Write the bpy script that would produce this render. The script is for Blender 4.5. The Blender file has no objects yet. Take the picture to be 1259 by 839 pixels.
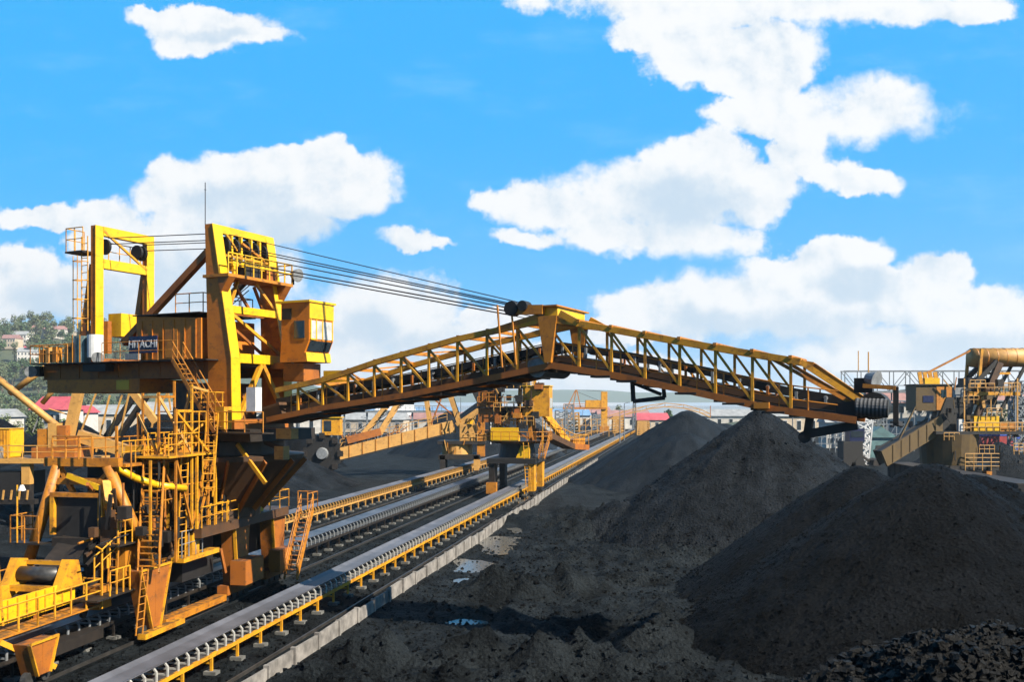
import bpy, math, random
import numpy as np
from mathutils import Vector, Matrix

rnd = random.Random(7)
R = math.radians
C = bpy.context.scene.collection
sc = bpy.context.scene

# ------------------------------------------------------------------ camera
cam = bpy.data.cameras.new('camera')
co = bpy.data.objects.new('camera', cam)
C.objects.link(co)
co.location = (0, 0, 11)
co.rotation_euler = (R(90), 0, 0)
cam.sensor_width = 36
cam.lens = 1150 / 1259 * 36
cam.shift_y = 78.5 / 1259
cam.clip_start = 0.5
cam.clip_end = 20000
sc.camera = co

# ------------------------------------------------------------------ light and sky
SUN_EL, SUN_PHI = 40, 33
sv = Vector((math.cos(R(SUN_PHI)) * math.cos(R(SUN_EL)), -math.sin(R(SUN_PHI)) * math.cos(R(SUN_EL)), math.sin(R(SUN_EL))))
sun = bpy.data.lights.new('sun', 'SUN')
sun.energy = 5.0
sun.angle = R(0.5)
sun.color = (1.0, 0.90, 0.74)
so = bpy.data.objects.new('sun', sun)
C.objects.link(so)
so.rotation_euler = sv.to_track_quat('Z', 'Y').to_euler()
so.location = (40, 0, 60)
sc.view_settings.view_transform = 'Standard'
sc.view_settings.look = 'None'
sc.view_settings.exposure = 1.4
sc.view_settings.gamma = 1
sc.view_settings.use_curve_mapping = False
sc.cycles.use_denoising = True
sc.cycles.max_bounces = 6
sc.cycles.volume_bounces = 0
sc.cycles.volume_step_rate = 4
sc.cycles.sample_clamp_indirect = 6

SKY_STRENGTH = 0.05
w = bpy.data.worlds.new('World')
sc.world = w
w.use_nodes = True
nt = w.node_tree
nt.nodes.clear()


def N(t, **k):
    n = nt.nodes.new(t)
    for a, b in k.items():
        setattr(n, a, b)
    return n


def setin(n, i, v):
    if isinstance(v, (int, float, tuple, list)):
        n.inputs[i].default_value = v
    else:
        nt.links.new(v, n.inputs[i])


def M(op, a, b=None, c=None, clamp=False):
    n = N('ShaderNodeMath', operation=op)
    n.use_clamp = clamp
    setin(n, 0, a)
    if b is not None:
        setin(n, 1, b)
    if c is not None:
        setin(n, 2, c)
    return n.outputs[0]


def V(op, a, b=None, out=0):
    n = N('ShaderNodeVectorMath', operation=op)
    setin(n, 0, a)
    if b is not None:
        setin(n, 1, b)
    return n.outputs[out]


def sstep(x, a, b):
    n = N('ShaderNodeMapRange', interpolation_type='SMOOTHSTEP')
    setin(n, 'Value', x)
    n.inputs['From Min'].default_value = a
    n.inputs['From Max'].default_value = b
    return n.outputs[0]


def noise(vec, scale, detail=2, rough=0.5, lac=2.0, col=False):
    n = N('ShaderNodeTexNoise')
    setin(n, 'Vector', vec)
    n.inputs['Scale'].default_value = scale
    n.inputs['Detail'].default_value = detail
    n.inputs['Roughness'].default_value = rough
    return n.outputs[1 if col else 0]


def mixc(f, a, b, mode='MIX'):
    n = N('ShaderNodeMix', data_type='RGBA', blend_type=mode)
    setin(n, 0, f)
    for i, v in ((6, a), (7, b)):
        if isinstance(v, tuple):
            n.inputs[i].default_value = v + (1,) if len(v) == 3 else v
        else:
            nt.links.new(v, n.inputs[i])
    return n.outputs[2]


sky = N('ShaderNodeTexSky', sky_type='NISHITA')
sky.sun_disc = False
sky.sun_elevation = R(SUN_EL)
sky.sun_rotation = R(90 + SUN_PHI)
sky.altitude = 0
sky.air_density = 1.0
sky.dust_density = 0.6
sky.ozone_density = 1.6
skyc = mixc(1.0, sky.outputs[0], (0.30, 1.05, 1.62), 'MULTIPLY')
tc = N('ShaderNodeTexCoord')
sx = N('ShaderNodeSeparateXYZ')
nt.links.new(tc.outputs['Generated'], sx.inputs[0])
ym = M('MAXIMUM', sx.outputs[1], 0.08)
cu = M('DIVIDE', sx.outputs[0], ym)
cv = M('DIVIDE', sx.outputs[2], ym)
cx = N('ShaderNodeCombineXYZ')
nt.links.new(cu, cx.inputs[0])
nt.links.new(cv, cx.inputs[1])
P0 = cx.outputs[0]
n1 = V('SUBTRACT', noise(P0, 7, 3, 0.5, col=True), (0.5, 0.5, 0.5))
n2 = V('SUBTRACT', noise(P0, 26, 4, 0.6, col=True), (0.5, 0.5, 0.5))
P = V('ADD', V('ADD', P0, V('MULTIPLY', n1, (0.045, 0.035, 0))), V('MULTIPLY', n2, (0.04, 0.034, 0)))
# cumulus banks: bearing and height of each (tangents), half width and half height
banks = [(265, 30, 95, 26), (300, 38, 75, 14), (215, 24, 55, 18), (240, 45, 55, 22),
         (320, 245, 140, 52), (400, 192, 40, 30), (440, 222, 55, 42), (365, 205, 55, 30), (285, 225, 80, 40), (225, 220, 50, 28), (205, 245, 50, 26), (62, 265, 75, 17), (140, 262, 50, 22), (350, 280, 70, 26), (420, 250, 60, 30),
         (30, 355, 110, 55), (110, 350, 70, 30), (20, 325, 60, 25), (190, 360, 120, 75), (150, 300, 70, 45), (230, 290, 70, 45), (300, 330, 90, 40),
         (505, 298, 50, 13), (450, 380, 95, 50), (500, 395, 80, 55), (560, 420, 80, 32), (620, 392, 70, 20), (430, 430, 150, 50), (610, 445, 110, 30),
         (940, -5, 290, 42), (1100, 5, 110, 26), (830, 35, 100, 32), (900, 60, 120, 45), (930, 95, 70, 24), (1065, 140, 110, 48), (1090, 122, 55, 26), (950, 135, 80, 28), (985, 180, 45, 34), (1180, 6, 80, 20),
         (800, 245, 150, 55), (870, 200, 75, 48), (700, 255, 110, 32), (640, 245, 60, 24), (930, 230, 65, 48), (650, 294, 55, 14), (840, 295, 110, 32), (760, 285, 90, 26), (1065, 227, 55, 17), (1020, 212, 40, 18),
         (960, 375, 160, 55), (820, 380, 100, 34), (885, 358, 75, 26), (1030, 315, 70, 26), (1150, 335, 55, 24), (1110, 370, 110, 40), (1200, 395, 110, 45), (1090, 430, 150, 42), (1000, 340, 90, 30), (760, 405, 55, 20), (740, 460, 140, 30), (1190, 450, 130, 40), (690, 475, 110, 35), (280, 460, 260, 55)]
cores = [(845, 255, 110, 50), (350, 285, 120, 40), (300, 250, 90, 30), (90, 370, 120, 45), (230, 350, 90, 60), (520, 430, 90, 28), (450, 400, 60, 28), (1010, 400, 130, 30), (1180, 430, 120, 30), (880, 400, 80, 24), (265, 38, 60, 12), (1060, 350, 70, 22)]


def field(lst, P, k, grow=1.0):
    f_ = None
    for (px, py, rx, ry) in lst:
        u, v = (px - 629.5) / 1150, (498 - py) / 1150
        d = V('MULTIPLY', V('SUBTRACT', P, (u, v, 0)), (1150 / rx / grow, 1150 / ry / grow, 0))
        g = M('SUBTRACT', 1.0, V('LENGTH', d, out=1))
        f_ = g if f_ is None else M('SMOOTH_MAX', f_, g, k)
    return f_


f = field(banks, P, 0.05, 1.0)
fc = field(cores, P, 0.2, 1.25)
fb = M('SUBTRACT', noise(P0, 18, 9, 0.62), 0.5)
fb2 = M('SUBTRACT', noise(V('ADD', P0, (0.009, 0.014, 0)), 18, 9, 0.62), 0.5)
dens = M('ADD', M('ADD', f, 0.04), M('MULTIPLY', fb, 1.35))
wisp = noise(V('MULTIPLY', P0, (3.0, 9.0, 0)), 2.2, 6, 0.6)
soft = M('ADD', 0.22, M('MULTIPLY', sstep(noise(P0, 5.0, 2, 0.5), 0.4, 0.65), 0.38))
edge = N('ShaderNodeMapRange', interpolation_type='SMOOTHSTEP')
setin(edge, 'Value', dens)
edge.inputs['From Min'].default_value = -0.04
setin(edge, 'From Max', soft)
alpha = edge.outputs[0]
alpha = M('MULTIPLY', alpha, sstep(sx.outputs[1], 0.1, 0.25))
rel = M('ADD', M('MULTIPLY', M('SUBTRACT', fb, fb2), 1.9), M('MULTIPLY', M('SUBTRACT', noise(P0, 9, 5, 0.55), 0.5), 0.9))
grey = M('MULTIPLY', sstep(fc, 0.0, 0.75), M('ADD', 0.55, M('MULTIPLY', fb, 1.6)))
br = M('SUBTRACT', M('ADD', 0.74, rel), M('MULTIPLY', grey, 1.15))
ccol = mixc(sstep(br, -0.1, 0.9), (0.225, 0.28, 0.335), (0.368, 0.375, 0.382))
lowh = M('ADD', M('MULTIPLY', sstep(cv, 0.13, 0.0), 0.55), M('MULTIPLY', sstep(cv, 0.32, 0.0), 0.18))
lp = M('MULTIPLY', lowh, 0.95)
sk = N('ShaderNodeVectorMath', operation='SCALE')
nt.links.new(skyc, sk.inputs[0])
sk.inputs[3].default_value = SKY_STRENGTH
front = sstep(sx.outputs[1], -0.1, 0.35)
sky0 = mixc(M('MULTIPLY', front, 0.88), sk.outputs[0], (0.012, 0.182, 0.39))
sky0 = mixc(M('MULTIPLY', sstep(wisp, 0.5, 0.8), 0.22), sky0, (0.17, 0.30, 0.40))
base = mixc(lp, sky0, (0.20, 0.285, 0.36))
final = mixc(alpha, base, ccol)
# out-of-view sky, overhead and behind the camera, is dimmed to weaken ambient light
deep = M('MULTIPLY', M('ADD', 0.62, M('MULTIPLY', front, 0.38)), M('SUBTRACT', 1.0, M('MULTIPLY', sstep(sx.outputs[2], 0.45, 0.75), 0.35)))
dk_ = N('ShaderNodeVectorMath', operation='SCALE')
nt.links.new(final, dk_.inputs[0])
nt.links.new(deep, dk_.inputs[3])
final = dk_.outputs[0]
bg = N('ShaderNodeBackground')
nt.links.new(final, bg.inputs[0])
bg.inputs[1].default_value = 1.0
wo = N('ShaderNodeOutputWorld')
nt.links.new(bg.outputs[0], wo.inputs[0])

# ------------------------------------------------------------------ helpers


def newmat(name):
    global nt
    m = bpy.data.materials.new(name)
    m.use_nodes = True
    nt = m.node_tree
    return m, nt.nodes['Principled BSDF']


def obcoord():
    return N('ShaderNodeTexCoord').outputs['Object']


def bump(b, h, strength=0.3, dist=0.02):
    n = N('ShaderNodeBump')
    n.inputs['Strength'].default_value = strength
    n.inputs['Distance'].default_value = dist
    nt.links.new(h, n.inputs['Height'])
    nt.links.new(n.outputs[0], b.inputs['Normal'])


def paint(name, col, dark, rust=0.35, rough=0.5, dirt=0.5, rustcol=(0.09, 0.03, 0.01)):
    col, dark = tuple(x * 0.62 for x in col), tuple(x * 0.55 for x in dark)
    m, b = newmat(name)
    oc = obcoord()
    big = noise(oc, 0.9, 6, 0.65)
    c = mixc(M('MULTIPLY', sstep(big, 0.45, 0.72), dirt), col, dark)
    streak = noise(V('MULTIPLY', oc, (5.0, 5.0, 1.5)), 1.0, 7, 0.75)
    c = mixc(M('MULTIPLY', sstep(streak, 0.66 - 0.16 * rust, 0.78 - 0.16 * rust), 0.6), c, rustcol)
    fine = noise(oc, 14, 3, 0.6)
    c = mixc(M('MULTIPLY', sstep(fine, 0.60, 0.75), 0.5 * rust + 0.15), c, (0.05, 0.03, 0.02))
    gn = N('ShaderNodeNewGeometry')
    sz = N('ShaderNodeSeparateXYZ')
    nt.links.new(gn.outputs['Normal'], sz.inputs[0])
    ledge = M('MULTIPLY', sstep(sz.outputs[2], 0.6, 0.95), sstep(noise(oc, 3.0, 4, 0.6), 0.38, 0.6))
    c = mixc(M('MULTIPLY', ledge, 0.8), c, (0.022, 0.020, 0.018))
    low = noise(V('MULTIPLY', oc, (1.2, 1.2, 2.2)), 1.7, 8, 0.75)
    c = mixc(M('MULTIPLY', sstep(low, 0.52, 0.66), 0.32 + 0.6 * dirt * rust), c, (0.035, 0.024, 0.016))
    nt.links.new(c, b.inputs['Base Color'])
    b.inputs['Roughness'].default_value = rough
    bump(b, fine, 0.15, 0.01)
    return m


def plain(name, col, rough=0.6, var=0.3, scale=3.0, metal=0.0):
    col = tuple(x * 0.62 for x in col)
    m, b = newmat(name)
    oc = obcoord()
    n = noise(oc, scale, 6, 0.65)
    d = tuple(x * (1 - var) for x in col)
    l = tuple(min(1, x * (1 + var * 0.6)) for x in col)
    nt.links.new(mixc(sstep(n, 0.3, 0.7), d, l), b.inputs['Base Color'])
    b.inputs['Roughness'].default_value = rough
    b.inputs['Metallic'].default_value = metal
    bump(b, noise(oc, scale * 6, 3), 0.12, 0.01)
    return m


def coalmat(name, lo, hi, rough=0.55, bs=0.6, sc1=1.2, dist=0.12):
    m, b = newmat(name)
    oc = obcoord()
    n = noise(oc, 0.35, 8, 0.7)
    g = noise(oc, 9, 5, 0.75)
    c = mixc(sstep(n, 0.3, 0.7), lo, hi)
    c = mixc(M('MULTIPLY', sstep(g, 0.58, 0.74), 0.7), c, tuple(x * 2.8 for x in hi))
    c = mixc(M('MULTIPLY', sstep(g, 0.48, 0.3), 0.75), c, tuple(x * 0.35 for x in lo))
    nt.links.new(c, b.inputs['Base Color'])
    rr = N('ShaderNodeMapRange')
    nt.links.new(g, rr.inputs['Value'])
    rr.inputs['To Min'].default_value = rough + 0.25
    rr.inputs['To Max'].default_value = rough - 0.2
    nt.links.new(rr.outputs[0], b.inputs['Roughness'])
    b.inputs['Specular IOR Level'].default_value = 0.05
    vo = N('ShaderNodeTexVoronoi')
    nt.links.new(oc, vo.inputs['Vector'])
    vo.inputs['Scale'].default_value = 5.5
    h = M('ADD', M('MULTIPLY', noise(oc, sc1, 8, 0.75), 1.6), M('MULTIPLY', vo.outputs['Distance'], 0.55))
    h = M('ADD', h, M('MULTIPLY', g, 0.6))
    bump(b, h, bs, dist)
    return m


YEL = (0.82, 0.375, 0.010)
MAT = {
    'yellow': paint('yellow_paint', YEL, (0.40, 0.14, 0.014), 0.6, 0.55, 0.85),
    'bright': paint('bright_yellow_paint', (0.95, 0.54, 0.006), (0.78, 0.40, 0.008), 0.16, 0.45, 0.55),
    'orange': paint('weathered_yellow_paint', (0.60, 0.225, 0.012), (0.24, 0.075, 0.012), 0.75, 0.55, 0.7),
    'brown': paint('rust_brown_paint', (0.44, 0.135, 0.012), (0.20, 0.06, 0.012), 0.5, 0.6, 0.7),
    'shadeyellow': paint('rusting_shaded_yellow_paint', (0.78, 0.235, 0.008), (0.46, 0.125, 0.009), 0.4, 0.6, 0.7),  # yellow paint browned: shade of the side faces put into its colour, plus rust
    'tan': paint('faded_yellow_paint', (0.66, 0.35, 0.085), (0.40, 0.20, 0.05), 0.35, 0.6, 0.6),
    'dark': plain('grimy_dark_steel', (0.022, 0.016, 0.012), 0.6, 0.6, 2.5),
    'soot': plain('coal_blackened_steel', (0.010, 0.009, 0.009), 0.65, 0.5, 3),
    'rustdark': paint('grimy_rusted_steel', (0.11, 0.05, 0.018), (0.03, 0.018, 0.012), 0.6, 0.6, 0.9),
    'belt': plain('rubber_belt', (0.125, 0.13, 0.155), 0.6, 0.35, 0.5),
    'beltd': plain('coal_dusted_belt', (0.075, 0.08, 0.095), 0.42, 0.6, 0.4),
    'bracket': plain('pale_bracket_paint', (0.42, 0.41, 0.38), 0.5, 0.35, 4),
    'roller': plain('roller_steel', (0.05, 0.05, 0.05), 0.4, 0.4, 5),
    'galv': plain('galvanised_steel', (0.34, 0.36, 0.38), 0.45, 0.3, 4, 0.3),
    'white': plain('white_paint', (0.78, 0.79, 0.80), 0.4, 0.15, 3),
    'tankgreen': plain('dull_green_tank', (0.16, 0.22, 0.22), 0.35, 0.4, 3, 0.4),
    'concrete': plain('concrete', (0.275, 0.255, 0.235), 0.9, 0.5, 1.3),
    'concrete2': plain('dusty_concrete', (0.16, 0.16, 0.15), 0.9, 0.4, 2),
    'rope2': plain('worn_wire', (0.16, 0.16, 0.165), 0.5, 0.4, 6),
    'navy': plain('navy_sign_paint', (0.008, 0.014, 0.075), 0.4, 0.2, 5),
    'glass': plain('window_glass', (0.03, 0.045, 0.06), 0.08, 0.3, 1.5),
    'paleglass': plain('painted_reflection_glass', (0.55, 0.55, 0.52), 0.15, 0.3, 1.5),  # pale base colour stands in for light reflected by the panes
    'rope': plain('steel_rope', (0.03, 0.03, 0.035), 0.5, 0.2, 8),
    'rail': plain('rail_steel', (0.075, 0.07, 0.066), 0.4, 0.4, 2, 0.4),
    'roofred': plain('red_roof', (0.55, 0.10, 0.13), 0.6, 0.25, 0.5),
    'roofpink': plain('faded_red_roof', (0.36, 0.20, 0.19), 0.7, 0.25, 0.5),
    'roofblue': plain('blue_roof', (0.20, 0.36, 0.60), 0.5, 0.25, 0.5),
    'roofgrey': plain('grey_roof', (0.36, 0.38, 0.40), 0.6, 0.25, 0.5),
    'wallw': plain('whitewashed_wall', (0.66, 0.64, 0.60), 0.8, 0.2, 0.6),
    'wallc': plain('cream_wall', (0.60, 0.50, 0.38), 0.8, 0.2, 0.6),
    'red': plain('red_truck_paint', (0.32, 0.04, 0.04), 0.4, 0.2, 1),
    'blue': plain('blue_truck_paint', (0.05, 0.10, 0.45), 0.4, 0.2, 1),
    'teal': plain('teal_paint', (0.12, 0.23, 0.24), 0.5, 0.3, 1),
    'steelblue': plain('grey_steel_truss', (0.20, 0.23, 0.26), 0.6, 0.3, 1),
    'bark': plain('tree_bark', (0.10, 0.075, 0.05), 0.9, 0.4, 3),
    'ink': plain('black_lettering', (0.01, 0.01, 0.01), 0.5, 0.1, 3),
    'coal': coalmat('coal_pile_surface', (0.0015, 0.0018, 0.0022), (0.0076, 0.0090, 0.0113), 0.55, 1.0, 1.3, 0.3),
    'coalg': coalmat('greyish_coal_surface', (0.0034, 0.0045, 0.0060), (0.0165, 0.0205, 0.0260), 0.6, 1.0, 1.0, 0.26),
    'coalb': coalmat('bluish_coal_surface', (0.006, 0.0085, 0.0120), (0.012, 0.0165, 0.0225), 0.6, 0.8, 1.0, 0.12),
    'coalc': coalmat('glinting_lump_coal', (0.002, 0.0021, 0.0023), (0.008, 0.0083, 0.0086), 0.45, 0.9, 2.0, 0.08),
    'olive': paint('olive_brown_paint', (0.11, 0.065, 0.012), (0.07, 0.035, 0.012), 0.45, 0.6, 0.7),
    'ground': coalmat('coal_dust_ground', (0.0030, 0.0040, 0.0050), (0.0205, 0.0258, 0.0302), 0.65, 1.0, 0.9, 0.3),
}

MAT['coalc'].node_tree.nodes['Principled BSDF'].inputs['Specular IOR Level'].default_value = 0.14


def leafmat(name, a, b2):
    m, b = newmat(name)
    oc = obcoord()
    c = mixc(sstep(noise(oc, 0.8, 4, 0.6), 0.35, 0.65), a, b2)
    nt.links.new(c, b.inputs['Base Color'])
    b.inputs['Roughness'].default_value = 0.6
    return m


MAT['leafa'] = leafmat('dark_green_leaves', (0.022, 0.055, 0.016), (0.055, 0.10, 0.03))
MAT['leafb'] = leafmat('olive_green_leaves', (0.05, 0.075, 0.03), (0.10, 0.12, 0.05))
m_, b_ = newmat('still_water')
b_.inputs['Base Color'].default_value = (0.07, 0.07, 0.066, 1)
b_.inputs['Roughness'].default_value = 0.16
b_.inputs['IOR'].default_value = 1.4
b_.inputs['Specular IOR Level'].default_value = 0.3
bump(b_, noise(obcoord(), 6, 2), 0.03, 0.01)
MAT['water'] = m_
MAT['sand'] = plain('pale_silt', (0.30, 0.22, 0.15), 0.8, 0.4, 1.2)
MAT['hill'] = leafmat('scrubby_hillside', (0.025, 0.045, 0.022), (0.07, 0.08, 0.05))
MAT['rock'] = plain('pale_cut_rock', (0.36, 0.35, 0.34), 0.9, 0.4, 0.05)
MAT['farhill'] = leafmat('distant_hillside', (0.05, 0.08, 0.06), (0.09, 0.12, 0.09))


class MB:
    """collects boxes, bars, tubes and plates into one mesh"""

    def __init__(s, fn=None):
        s.v, s.f, s.fn = [], [], fn

    def add(s, vs, fs):
        o = len(s.v)
        s.v += [tuple(p) for p in vs]
        s.f += [tuple(i + o for i in q) for q in fs]
        return s

    def box(s, x0, x1, y0, y1, z0, z1):
        return s.add([(x0, y0, z0), (x1, y0, z0), (x1, y1, z0), (x0, y1, z0), (x0, y0, z1), (x1, y0, z1), (x1, y1, z1), (x0, y1, z1)],
                     [(3, 2, 1, 0), (4, 5, 6, 7), (0, 1, 5, 4), (1, 2, 6, 5), (2, 3, 7, 6), (3, 0, 4, 7)])

    def bar(s, p, q, wd, h=None, up=(0, 0, 1), w2=None, h2=None):
        p, q = Vector(p), Vector(q)
        h = h or wd
        w2 = w2 or wd
        h2 = h2 or h
        d = (q - p).normalized()
        u = Vector(up)
        if abs(d.dot(u)) > 0.98:
            u = Vector((1, 0, 0)) if abs(d.x) < 0.9 else Vector((0, 1, 0))
        a = d.cross(u).normalized()
        b = a.cross(d)
        vs = []
        for c, W, H in ((p, wd, h), (q, w2, h2)):
            vs += [c - a * W / 2 - b * H / 2, c + a * W / 2 - b * H / 2, c + a * W / 2 + b * H / 2, c - a * W / 2 + b * H / 2]
        return s.add(vs, [(3, 2, 1, 0), (4, 5, 6, 7), (0, 1, 5, 4), (1, 2, 6, 5), (2, 3, 7, 6), (3, 0, 4, 7)])

    def tube(s, p, q, r, r2=None, n=8):
        p, q = Vector(p), Vector(q)
        r2 = r if r2 is None else r2
        d = (q - p).normalized()
        u = Vector((0, 0, 1)) if abs(d.z) < 0.95 else Vector((1, 0, 0))
        a = d.cross(u).normalized()
        b = d.cross(a)
        vs = []
        for c, rr in ((p, r), (q, r2)):
            for i in range(n):
                t = 2 * math.pi * i / n
                vs.append(c + (a * math.cos(t) + b * math.sin(t)) * rr)
        fs = [tuple(reversed(range(n))), tuple(range(n, 2 * n))]
        for i in range(n):
            j = (i + 1) % n
            fs.append((i, j, n + j, n + i))
        return s.add(vs, fs)

    def path(s, pts, r, n=5):
        for a, b in zip(pts, pts[1:]):
            s.tube(a, b, r, n=n)
        return s

    def plate(s, pts, thick):
        """polygon (3-D, planar) extruded by vector thick"""
        t = Vector(thick)
        n = len(pts)
        a = [Vector(p) for p in pts]
        b = [p + t for p in a]
        fs = [tuple(reversed(range(n))), tuple(range(n, 2 * n))]
        for i in range(n):
            j = (i + 1) % n
            fs.append((i, j, n + j, n + i))
        return s.add(a + b, fs)

    def rail(s, pts, h=1.05, step=1.4, r=0.032, mid=True):
        pts = [Vector(p) for p in pts]
        up = Vector((0, 0, h))
        for a, b in zip(pts, pts[1:]):
            n = max(1, round((b - a).length / step))
            s.tube(a + up, b + up, r, n=5)
            if mid:
                s.tube(a + up * 0.52, b + up * 0.52, r * 0.8, n=5)
            for i in range(n + 1):
                c = a.lerp(b, i / n)
                s.tube(c, c + up, r, n=5)
        return s

    def ladder(s, p, q, wv, step=0.36, r=0.03):
        p, q, wv = Vector(p), Vector(q), Vector(wv)
        s.tube(p, q, r * 1.2, n=5)
        s.tube(p + wv, q + wv, r * 1.2, n=5)
        n = max(2, int((q - p).length / step))
        for i in range(1, n):
            c = p.lerp(q, i / n)
            s.tube(c, c + wv, r * 0.8, n=4)
        return s

    def stairs(s, p, q, wv, step=0.30):
        p, q, wv = Vector(p), Vector(q), Vector(wv)
        s.bar(p, q, 0.06, 0.22)
        s.bar(p + wv, q + wv, 0.06, 0.22)
        n = max(3, int((q - p).length / step))
        hd = Vector((q.x - p.x, q.y - p.y, 0)).normalized()
        for i in range(1, n):
            c = p.lerp(q, i / n)
            s.bar(c, c + wv, 0.22, 0.04)
        for o in (Vector((0, 0, 0)), wv):
            s.tube(p + o + Vector((0, 0, 0.95)), q + o + Vector((0, 0, 0.95)), 0.032, n=5)
            s.tube(p + o + Vector((0, 0, 0.5)), q + o + Vector((0, 0, 0.5)), 0.026, n=5)
            k = max(2, int((q - p).length / 1.3))
            for i in range(k + 1):
                c = p.lerp(q, i / k) + o
                s.tube(c, c + Vector((0, 0, 0.95)), 0.03, n=5)
        return s

    def build(s, name, mat, parent=None, smooth=False):
        me = bpy.data.meshes.new(name)
        vs = [s.fn(p) for p in s.v] if s.fn else s.v
        me.from_pydata([tuple(p) for p in vs], [], s.f)
        me.materials.append(MAT[mat] if isinstance(mat, str) else mat)
        if smooth:
            me.polygons.foreach_set('use_smooth', [True] * len(me.polygons))
        o = bpy.data.objects.new(name, me)
        C.objects.link(o)
        o.parent = parent
        return o


def thing(name, label, cat, loc=(0, 0, 0), rz=0.0, group=None):
    o = bpy.data.objects.new(name, None)
    C.objects.link(o)
    o.empty_display_size = 0.3
    o.location = loc
    o.rotation_euler = (0, 0, rz)
    o['label'] = label
    o['category'] = cat
    if group:
        o['group'] = group
    return o


def tag(o, label, cat, group=None):
    o['label'] = label
    o['category'] = cat
    if group:
        o['group'] = group
    return o


def kind(o, k):
    o['kind'] = k
    return o


def copy_tree(o, parent=None):
    c = o.copy()
    C.objects.link(c)
    c.parent = parent
    for ch in list(o.children):
        copy_tree(ch, c)
    return c


def lettering(name, txt, size, mat, parent, loc, rot, thick=0.01):
    cu_ = bpy.data.curves.new(name, 'FONT')
    cu_.body = txt
    cu_.size = size
    cu_.extrude = thick
    cu_.align_x = 'CENTER'
    cu_.align_y = 'CENTER'
    cu_.offset = 0.02 * size
    t = bpy.data.objects.new(name + '_tmp', cu_)
    C.objects.link(t)
    bpy.context.view_layer.update()
    me = bpy.data.meshes.new_from_object(t.evaluated_get(bpy.context.evaluated_depsgraph_get()))
    bpy.data.objects.remove(t)
    me.materials.clear()
    me.materials.append(MAT[mat])
    o = bpy.data.objects.new(name, me)
    C.objects.link(o)
    o.parent = parent
    o.location = loc
    o.rotation_euler = rot
    return o


# value noise in numpy
def vnoise(x, y, seed):
    xi, yi = np.floor(x).astype(np.int64), np.floor(y).astype(np.int64)
    xf, yf = x - xi, y - yi

    def h(a, b):
        n = (a * 374761393 + b * 668265263 + seed * 974634777) & 0x7fffffff
        n = ((n ^ (n >> 13)) * 1274126177) & 0x7fffffff
        return ((n ^ (n >> 16)) & 0xffff) / 65535.0
    u, v = xf * xf * (3 - 2 * xf), yf * yf * (3 - 2 * yf)
    return (h(xi, yi) * (1 - u) + h(xi + 1, yi) * u) * (1 - v) + (h(xi, yi + 1) * (1 - u) + h(xi + 1, yi + 1) * u) * v


def fbm(x, y, seed=0, oct_=5, gain=0.5):
    a, t, s = 1.0, 0.0, 0.0
    for i in range(oct_):
        s = s + a * (vnoise(x, y, seed + i * 17) - 0.5)
        t += a
        a *= gain
        x, y = x * 2.03 + 11.3, y * 2.03 + 5.7
    return s / t


def ridged(x, y, seed=0, oct_=5):
    a, s = 1.0, 0.0
    for i in range(oct_):
        s = s + a * (1 - np.abs(2 * vnoise(x, y, seed + i * 13) - 1))
        a *= 0.5
        x, y = x * 2.1 + 3.3, y * 2.1 + 7.1
    return s / 2


PSI = math.atan(210.5 / 1150)
CP, SP = math.cos(PSI), math.sin(PSI)


def yard(s, u, z=0.0):
    """yard grid (across the belts, along the belts) to world"""
    return Vector((s * CP + u * SP, -s * SP + u * CP, z))


def smooth01(t):
    t = np.clip(t, 0, 1)
    return t * t * (3 - 2 * t)


# ------------------------------------------------------------------ terrain
LUMPS = [  # x, y, height, rx, ry, roughness: heaps of loose coal pushed about on the yard
    (4, 88, 2.0, 6, 6, .5), (9.5, 82, 2.7, 6, 5, .55), (14, 75, 2.8, 6, 5, .6), (1.5, 94, 1.3, 4, 4, .5), (18, 72, 2.2, 5, 4, .5), (6, 79, 1.2, 4, 3, .6),
    (-.2, 53.5, 1.5, 3.2, 2.2, .7), (3.5, 55.5, 1.0, 3.4, 1.8, .7), (-2.2, 56.5, .6, 1.6, 1.4, .6), (7.5, 58, .6, 4, 1.5, .4),
    (6.6, 44.0, 1.5, 2.2, 2.0, .3), (4.2, 46.5, .8, 3.6, 1.0, .3), (7.6, 46.8, .9, 2.6, 1.4, .3), (1.0, 45.6, .45, 3.2, .8, .3),
    (-5.0, 39.4, 1.2, 3.8, 1.6, .9), (-1.2, 40.2, 1.0, 3.6, 1.3, .9), (2.2, 39.0, 1.4, 3.2, 1.5, .9), (-7.6, 37.2, .6, 2.4, 1.5, .8),
    (-2.6, 37.0, .8, 3.4, 1.4, .8), (4.8, 38.0, .8, 2.6, 1.4, .8), (.6, 35.6, .9, 3.6, 1.4, .8), (6.9, 40.4, .6, 2.0, 1.0, .6), (-5.5, 35.0, .7, 3, 1.3, .8),
    (12, 66, .9, 6, 3, .4), (5, 67, .5, 5, 2, .35)]
PUDDLES = [(-1.1, 74.5, 1.9, 5.0), (-2.7, 64, 1.4, 3.2), (2.6, 92, 2.2, 4.6), (-2.4, 47.6, 1.2, .9), (2.0, 108, 1.2, 5), (-3.2, 58.8, .5, .9), (0.4, 83, .7, 2.2)]


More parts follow.
